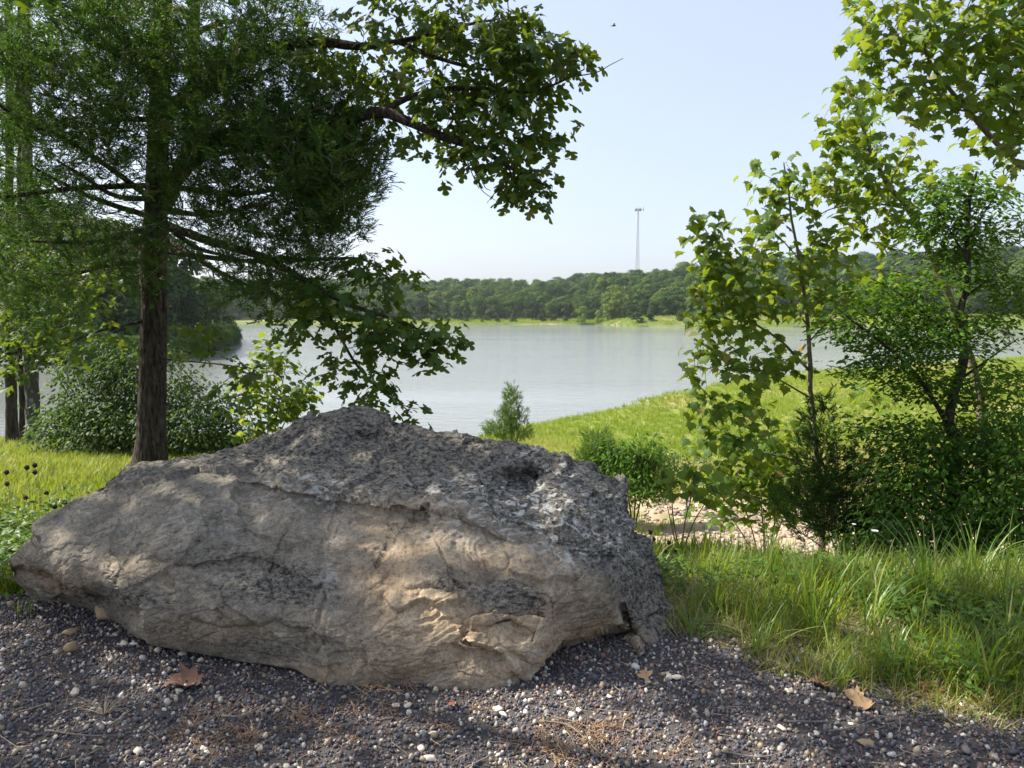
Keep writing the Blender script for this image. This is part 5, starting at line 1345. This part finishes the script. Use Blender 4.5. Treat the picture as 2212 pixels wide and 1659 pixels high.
# thin out: keep a spacing
cell = {}; kp = []
for q, (a, b_) in enumerate(zip(fx, fy)):
    c_ = (int(a // 7.2), int(b_ // 7.2))
    if c_ not in cell: cell[c_] = 1; kp.append(q)
fx, fy = fx[kp], fy[kp]
tn = np.clip(.30 + .36 * RNG.normal(size=len(fx)), 0, .72)
scatter('forest', far_crown, np.stack([fx, fy, height(fx, fy) - .6], -1), np.stack([0 * fx, 0 * fx, RNG.uniform(0, 6.28, len(fx))], -1), RNG.uniform(.62, 1.22, len(fx)), tn)
# headland forest mass behind its front trees
hx = RNG.uniform(-150, -40, 1500); hy = RNG.uniform(84, 260, 1500)
kp = head_sd(hx, hy) > 13
cell = {}; kk = []
for q in np.where(kp)[0]:
    c_ = (int(hx[q] // 5), int(hy[q] // 5))
    if c_ not in cell: cell[c_] = 1; kk.append(q)
hx, hy = hx[kk], hy[kk]
scatter('headland_forest', far_crown, np.stack([hx, hy, height(hx, hy) - .5], -1), np.stack([0 * hx, 0 * hx, RNG.uniform(0, 6.28, len(hx))], -1), RNG.uniform(.7, 1.1, len(hx)) * 1.35 * lerpx(hy, [115, 155], [1, .35]), np.clip(RNG.uniform(0, .6, len(hx)), 0, 1))

# shoreline trees one can tell apart
kinds = {}
def tree_kind(key, w, h, lobes, nq, qs, mt, conic=0.0, low=.1, up=0.0):
    V_, F_, T_ = crown(len(kinds) * 13 + 5, w, h, lobes, nq, qs, conic, low); V_[:, 2] += up
    g_ = Geo(); g_.add(*tube([(0, 0, -.5), (.05, 0, h * .3), (0, .05, h * .7)], [w * .03, w * .022, w * .008], 7, .1))
    for a in (0, 2.1, 4.2): g_.add(*tube([(0, 0, h * .25 + up), (math.cos(a) * w * .15, math.sin(a) * w * .15, h * .5 + up), (math.cos(a) * w * .25, math.sin(a) * w * .25, h * .7 + up)], [w * .012, w * .008, w * .004], 5))
    kinds[key] = (mesh_np('crown', V_, F_, M[mt], tint=T_), g_.mesh('trunk', M['twig'], True))
tree_kind('broad', 11, 11, 18, 3600, .30, 'fartree')
tree_kind('tall', 8, 13, 16, 3200, .28, 'fartree', 0, .08)
tree_kind('cone', 5, 6.5, 12, 2000, .20, 'fartree', .75, .0)
tree_kind('bush', 5, 3.5, 10, 1400, .20, 'fartree', 0, 0)
tree_kind('willow', 7.5, 9, 12, 2200, .22, 'farlight', .25, .0)
if 0: pass
def far_tree(key, px, py, d_, s_, label, cat, group, rz):
    p = P(px, py, d_); z = height(p[0], p[1])
    root = empty({'bush': 'shore_bush', 'cone': 'shore_cedar', 'willow': 'shore_willow'}.get(key, 'shore_tree'), (p[0], p[1], z), label, cat, group)
    root.scale = (s_, s_, s_); root.rotation_euler = (0, 0, rz)
    link('crown', kinds[key][0], root); link('trunk', kinds[key][1], root)
FT = [('broad', 805, 690, 392, 1.0, 'broad tree at the far left end of the far shore woods, partly behind oak leaves', 'tree'), ('tall', 905, 690, 378, .95, 'dark rounded tree at the left end of the far grassy bank', 'tree'), ('tall', 940, 688, 380, .88, 'dark tree second from the left end of the far grassy bank', 'tree'),
      ('bush', 965, 690, 372, 1.2, 'low bush at the foot of the second dark tree on the far bank', 'bush'), ('cone', 1005, 690, 372, 1.15, 'grey-green pointed tree on the left part of the far bank', 'tree'), ('broad', 990, 686, 384, .72, 'low spreading tree left of the pinkish brush on the far bank', 'tree'),
      ('bush', 1060, 690, 374, 1.7, 'wide bush in the middle of the far bank', 'bush'), ('cone', 1042, 690, 362, .55, 'tiny dark cedar alone on the far grassy bank', 'tree'), ('cone', 1110, 690, 366, 1.0, 'small round cedar right of the bushes on the far bank', 'tree'), ('bush', 1075, 693, 362, .6, 'smallest bush on the far grass strip', 'bush'),
      ('broad', 1150, 688, 386, .95, 'dark broad tree behind the far bank, left of the brown-green one', 'tree'), ('broad', 1190, 690, 376, .85, 'large brown-green tree at the middle of the far bank', 'tree'), ('tall', 1225, 690, 380, .80, 'dark tree right of the brown-green one', 'tree'), ('bush', 1170, 690, 368, 1.1, 'rounded bush in front of the brown-green tree', 'bush'),
      ('broad', 1250, 692, 384, .8, 'dark tree behind the light green willow', 'tree'), ('willow', 1257, 697, 352, 1.0, 'light green round willow at the water, left of the willow pair', 'tree'), ('willow', 1292, 698, 354, .72, 'shorter light green willow of the shoreline pair', 'tree'), ('willow', 1312, 698, 354, .95, 'taller light green willow of the shoreline pair', 'tree'), ('willow', 1335, 698, 354, .6, 'lowest light green willow, right of the pair', 'tree'),
      ('broad', 1300, 690, 392, .95, 'dark tree mass behind the willow pair', 'tree'), ('broad', 1345, 690, 380, .9, 'dark tree left of the peninsula', 'tree'), ('tall', 1385, 692, 324, .55, 'dark tree at the tip of the peninsula', 'tree'), ('broad', 1412, 692, 326, .62, 'rounded tree on the peninsula, second from its tip', 'tree'), ('bush', 1375, 700, 308, 1.2, 'olive bush at the water on the tip of the peninsula', 'bush'),
      ('bush', 1402, 700, 308, 1.0, 'olive bush right of the one on the peninsula tip', 'bush'), ('broad', 1440, 690, 334, .85, 'dark green tree behind the yellow-green slope', 'tree'), ('cone', 1471, 694, 306, 1.15, 'open pine standing alone on the pale slope', 'tree'), ('broad', 1460, 688, 345, 1.0, 'reddish olive tree behind the lone pine', 'tree'), ('broad', 1500, 688, 345, .8, 'dark tree right of the lone pine', 'tree'),
      ('broad', 1700, 690, 340, .9, 'dark tree on the far shore behind the slender sycamore', 'tree'), ('broad', 1800, 690, 335, .9, 'dark tree on the far shore seen between the sycamore and the elm', 'tree'), ('willow', 1940, 700, 300, .8, 'pale shrub on the far shore behind the elm branches', 'tree')]
for q, (key, a, b_, d_, s_, lab, cat) in enumerate(FT):
    far_tree(key, a, b_, d_, s_, lab, cat, 'trees and bushes along the far shore', q * 1.3)
HT = sorted([(165, 96), (200, 94), (245, 100), (300, 97), (345, 104), (385, 112), (420, 120), (450, 130), (478, 138), (498, 146), (515, 152), (120, 96), (60, 96), (10, 98)])
for q, (a, d_) in enumerate(HT):
    p = P(a, 780, d_); x0 = p[0]
    yy = d_
    while head_sd(x0, yy) < 3 and yy < 400: yy += 1; x0 = (a - 1106) / FPX * yy
    root = empty('headland_tree', (x0, yy, height(x0, yy) - .3), 'dark blue-green tree on the wooded headland across the inlet, %s' % nth(q), 'tree', 'front trees of the wooded headland')
    root.scale = ((.8 + .12 * (q % 3)) * 1.35 * float(lerpx(yy, [115, 155], [1, .35])),) * 3; root.rotation_euler = (0, 0, q * 2.1)
    kk = 'tall' if q % 3 else 'broad'
    link('crown', kinds[kk][0], root); link('trunk', kinds[kk][1], root)
hx = []; hy = []
for k_ in range(260):
    yy = rr.uniform(84, 165); xh = float(lerpx(yy, [70, 85, 110, 143, 200, 340], [-47, -43, -45, -53, -78, -150]))
    hx.append(xh - rr.uniform(.5, 3.5)); hy.append(yy)
for k_ in range(160):
    hx.append(rr.uniform(-80, -43)); hy.append(rr.uniform(83, 87))
hx, hy = np.array(hx), np.array(hy)
kb = head_sd(hx, hy) > .3; hx, hy = hx[kb], hy[kb]
scatter('headland_undergrowth', far_crown, np.stack([hx, hy, height(hx, hy) - .4], -1), np.stack([0 * hx, 0 * hx, RNG.uniform(0, 6.28, len(hx))], -1), RNG.uniform(.12, .30, len(hx)), RNG.uniform(.1, .68, len(hx)))

# ------------------------------------------------------------------ lattice tower
TD = 620
tb_ = P(1376, 600, TD); tt_ = P(1373.5, 452, TD)
zb = float(height(tb_[0], TD)); Ht = tt_[2] - zb
root = empty('lattice_tower', (tb_[0], TD, zb), 'tall thin steel lattice communications tower on the wooded ridge', 'tower')
def leg_pos(f_, a):
    w_ = 2.1 * (1 - f_) + .45 * f_
    return np.array([math.cos(a) * w_, math.sin(a) * w_, f_ * Ht])
angs = (math.radians(10), math.radians(130), math.radians(250))
for a in angs:
    g_ = Geo(); g_.add(*tube([leg_pos(f_, a) for f_ in np.linspace(0, 1, 20)], np.linspace(.24, .15, 20), 6)); link('leg', g_.mesh('leg', M['steel']), root)
NBR = 26
g_ = Geo()
for k_ in range(NBR):
    f0, f1 = k_ / NBR, (k_ + 1) / NBR
    for q in range(3):
        a, b_ = angs[q], angs[(q + 1) % 3]
        g_.add(*tube([leg_pos(f1, a), leg_pos(f1, b_)], .11, 4)); g_.add(*tube([leg_pos(f0, a), leg_pos(f1, b_)], .06, 4))
link('bracing', g_.mesh('bracing', M['steel']), root, 'stuff')
g_ = Geo(); g_.add(*tube([(0, 0, Ht), (0, 0, Ht + 1.2)], .15, 6))
for k_ in range(12):
    a = k_ * math.pi / 6; g_.add(*tube([(0, 0, Ht - .3), (math.cos(a) * 2.2, math.sin(a) * 2.2, Ht - .3)], .08, 4))
link('platform', g_.mesh('platform', M['darkmetal']), root)
for k_ in range(9):
    a = k_ * 2 * math.pi / 9; c_ = np.array([math.cos(a) * 2.4, math.sin(a) * 2.4, Ht - .2])
    g_ = Geo(); g_.add(*tube([c_ + (0, 0, -1.3), c_ + (0, 0, 1.3)], .28, 5)); link('antenna_panel', g_.mesh('antenna_panel', M['darkmetal']), root)
g_ = Geo(); g_.add(*tube([(4.4, 0, Ht - 1.4), (4.4, 0, Ht + 2.2)], .25, 5)); g_.add(*tube([(0, 0, Ht - .3), (4.4, 0, Ht - .3)], .12, 4)); link('antenna_panel', g_.mesh('antenna_panel', M['darkmetal']), root)

# utility pole on the far shore
p = P(1002 - 0, 692, 372)
# ------------------------------------------------------------------ bird
bp_ = P(1326, 56, 30)
root = empty('flying_bird', bp_, 'small dark bird flying alone in the open sky', 'bird')
g_ = Geo(); V_, F_ = tube([(-.10, 0, 0), (-.06, 0, 0), (.02, 0, .01), (.07, 0, .012), (.09, 0, .012)], [.006, .022, .028, .016, .004], 8); g_.add(V_, F_); link('body', g_.mesh('body', M['birdfeather'], True), root)
for s_ in (-1, 1):
    V = np.array([(.04, 0, .012), (-.03, 0, .012), (-.02, s_ * .09, .055), (.03, s_ * .09, .06), (-.03, s_ * .17, .05), (-.04, 0, .004), (.04, 0, .006)]); link('wing', mesh_np('wing', V, [(0, 1, 2), (0, 2, 3), (3, 2, 4), (5, 6, 2)], M['birdfeather']), root)
link('tail', mesh_np('tail', np.array([(-.09, 0, .0), (-.15, .025, .002), (-.15, -.025, .002), (-.09, 0, .006)]), [(0, 1, 2), (3, 1, 2)], M['birdfeather']), root)

# ------------------------------------------------------------------ haze
m, nt, out = mat('haze_air')
vn = nt.nodes.new('ShaderNodeVolumePrincipled')
vn.inputs['Color'].default_value = (.80, .88, 1.0, 1); vn.inputs['Density'].default_value = .00011; vn.inputs['Anisotropy'].default_value = .3
nt.links.new(vn.outputs[0], out.inputs['Volume'])
HZ = dict(x=(-1000, 1000), y=(-200, 1000), z=(-8.2, 100))
V = np.array([(a, b_, c_) for a in HZ['x'] for b_ in HZ['y'] for c_ in HZ['z']])
F = [(0, 1, 3, 2), (4, 6, 7, 5), (0, 4, 5, 1), (2, 3, 7, 6), (0, 2, 6, 4), (1, 5, 7, 3)]
HAZE = True
if HAZE:
    link('haze', mesh_np('haze', V, F, m), None, 'stuff')
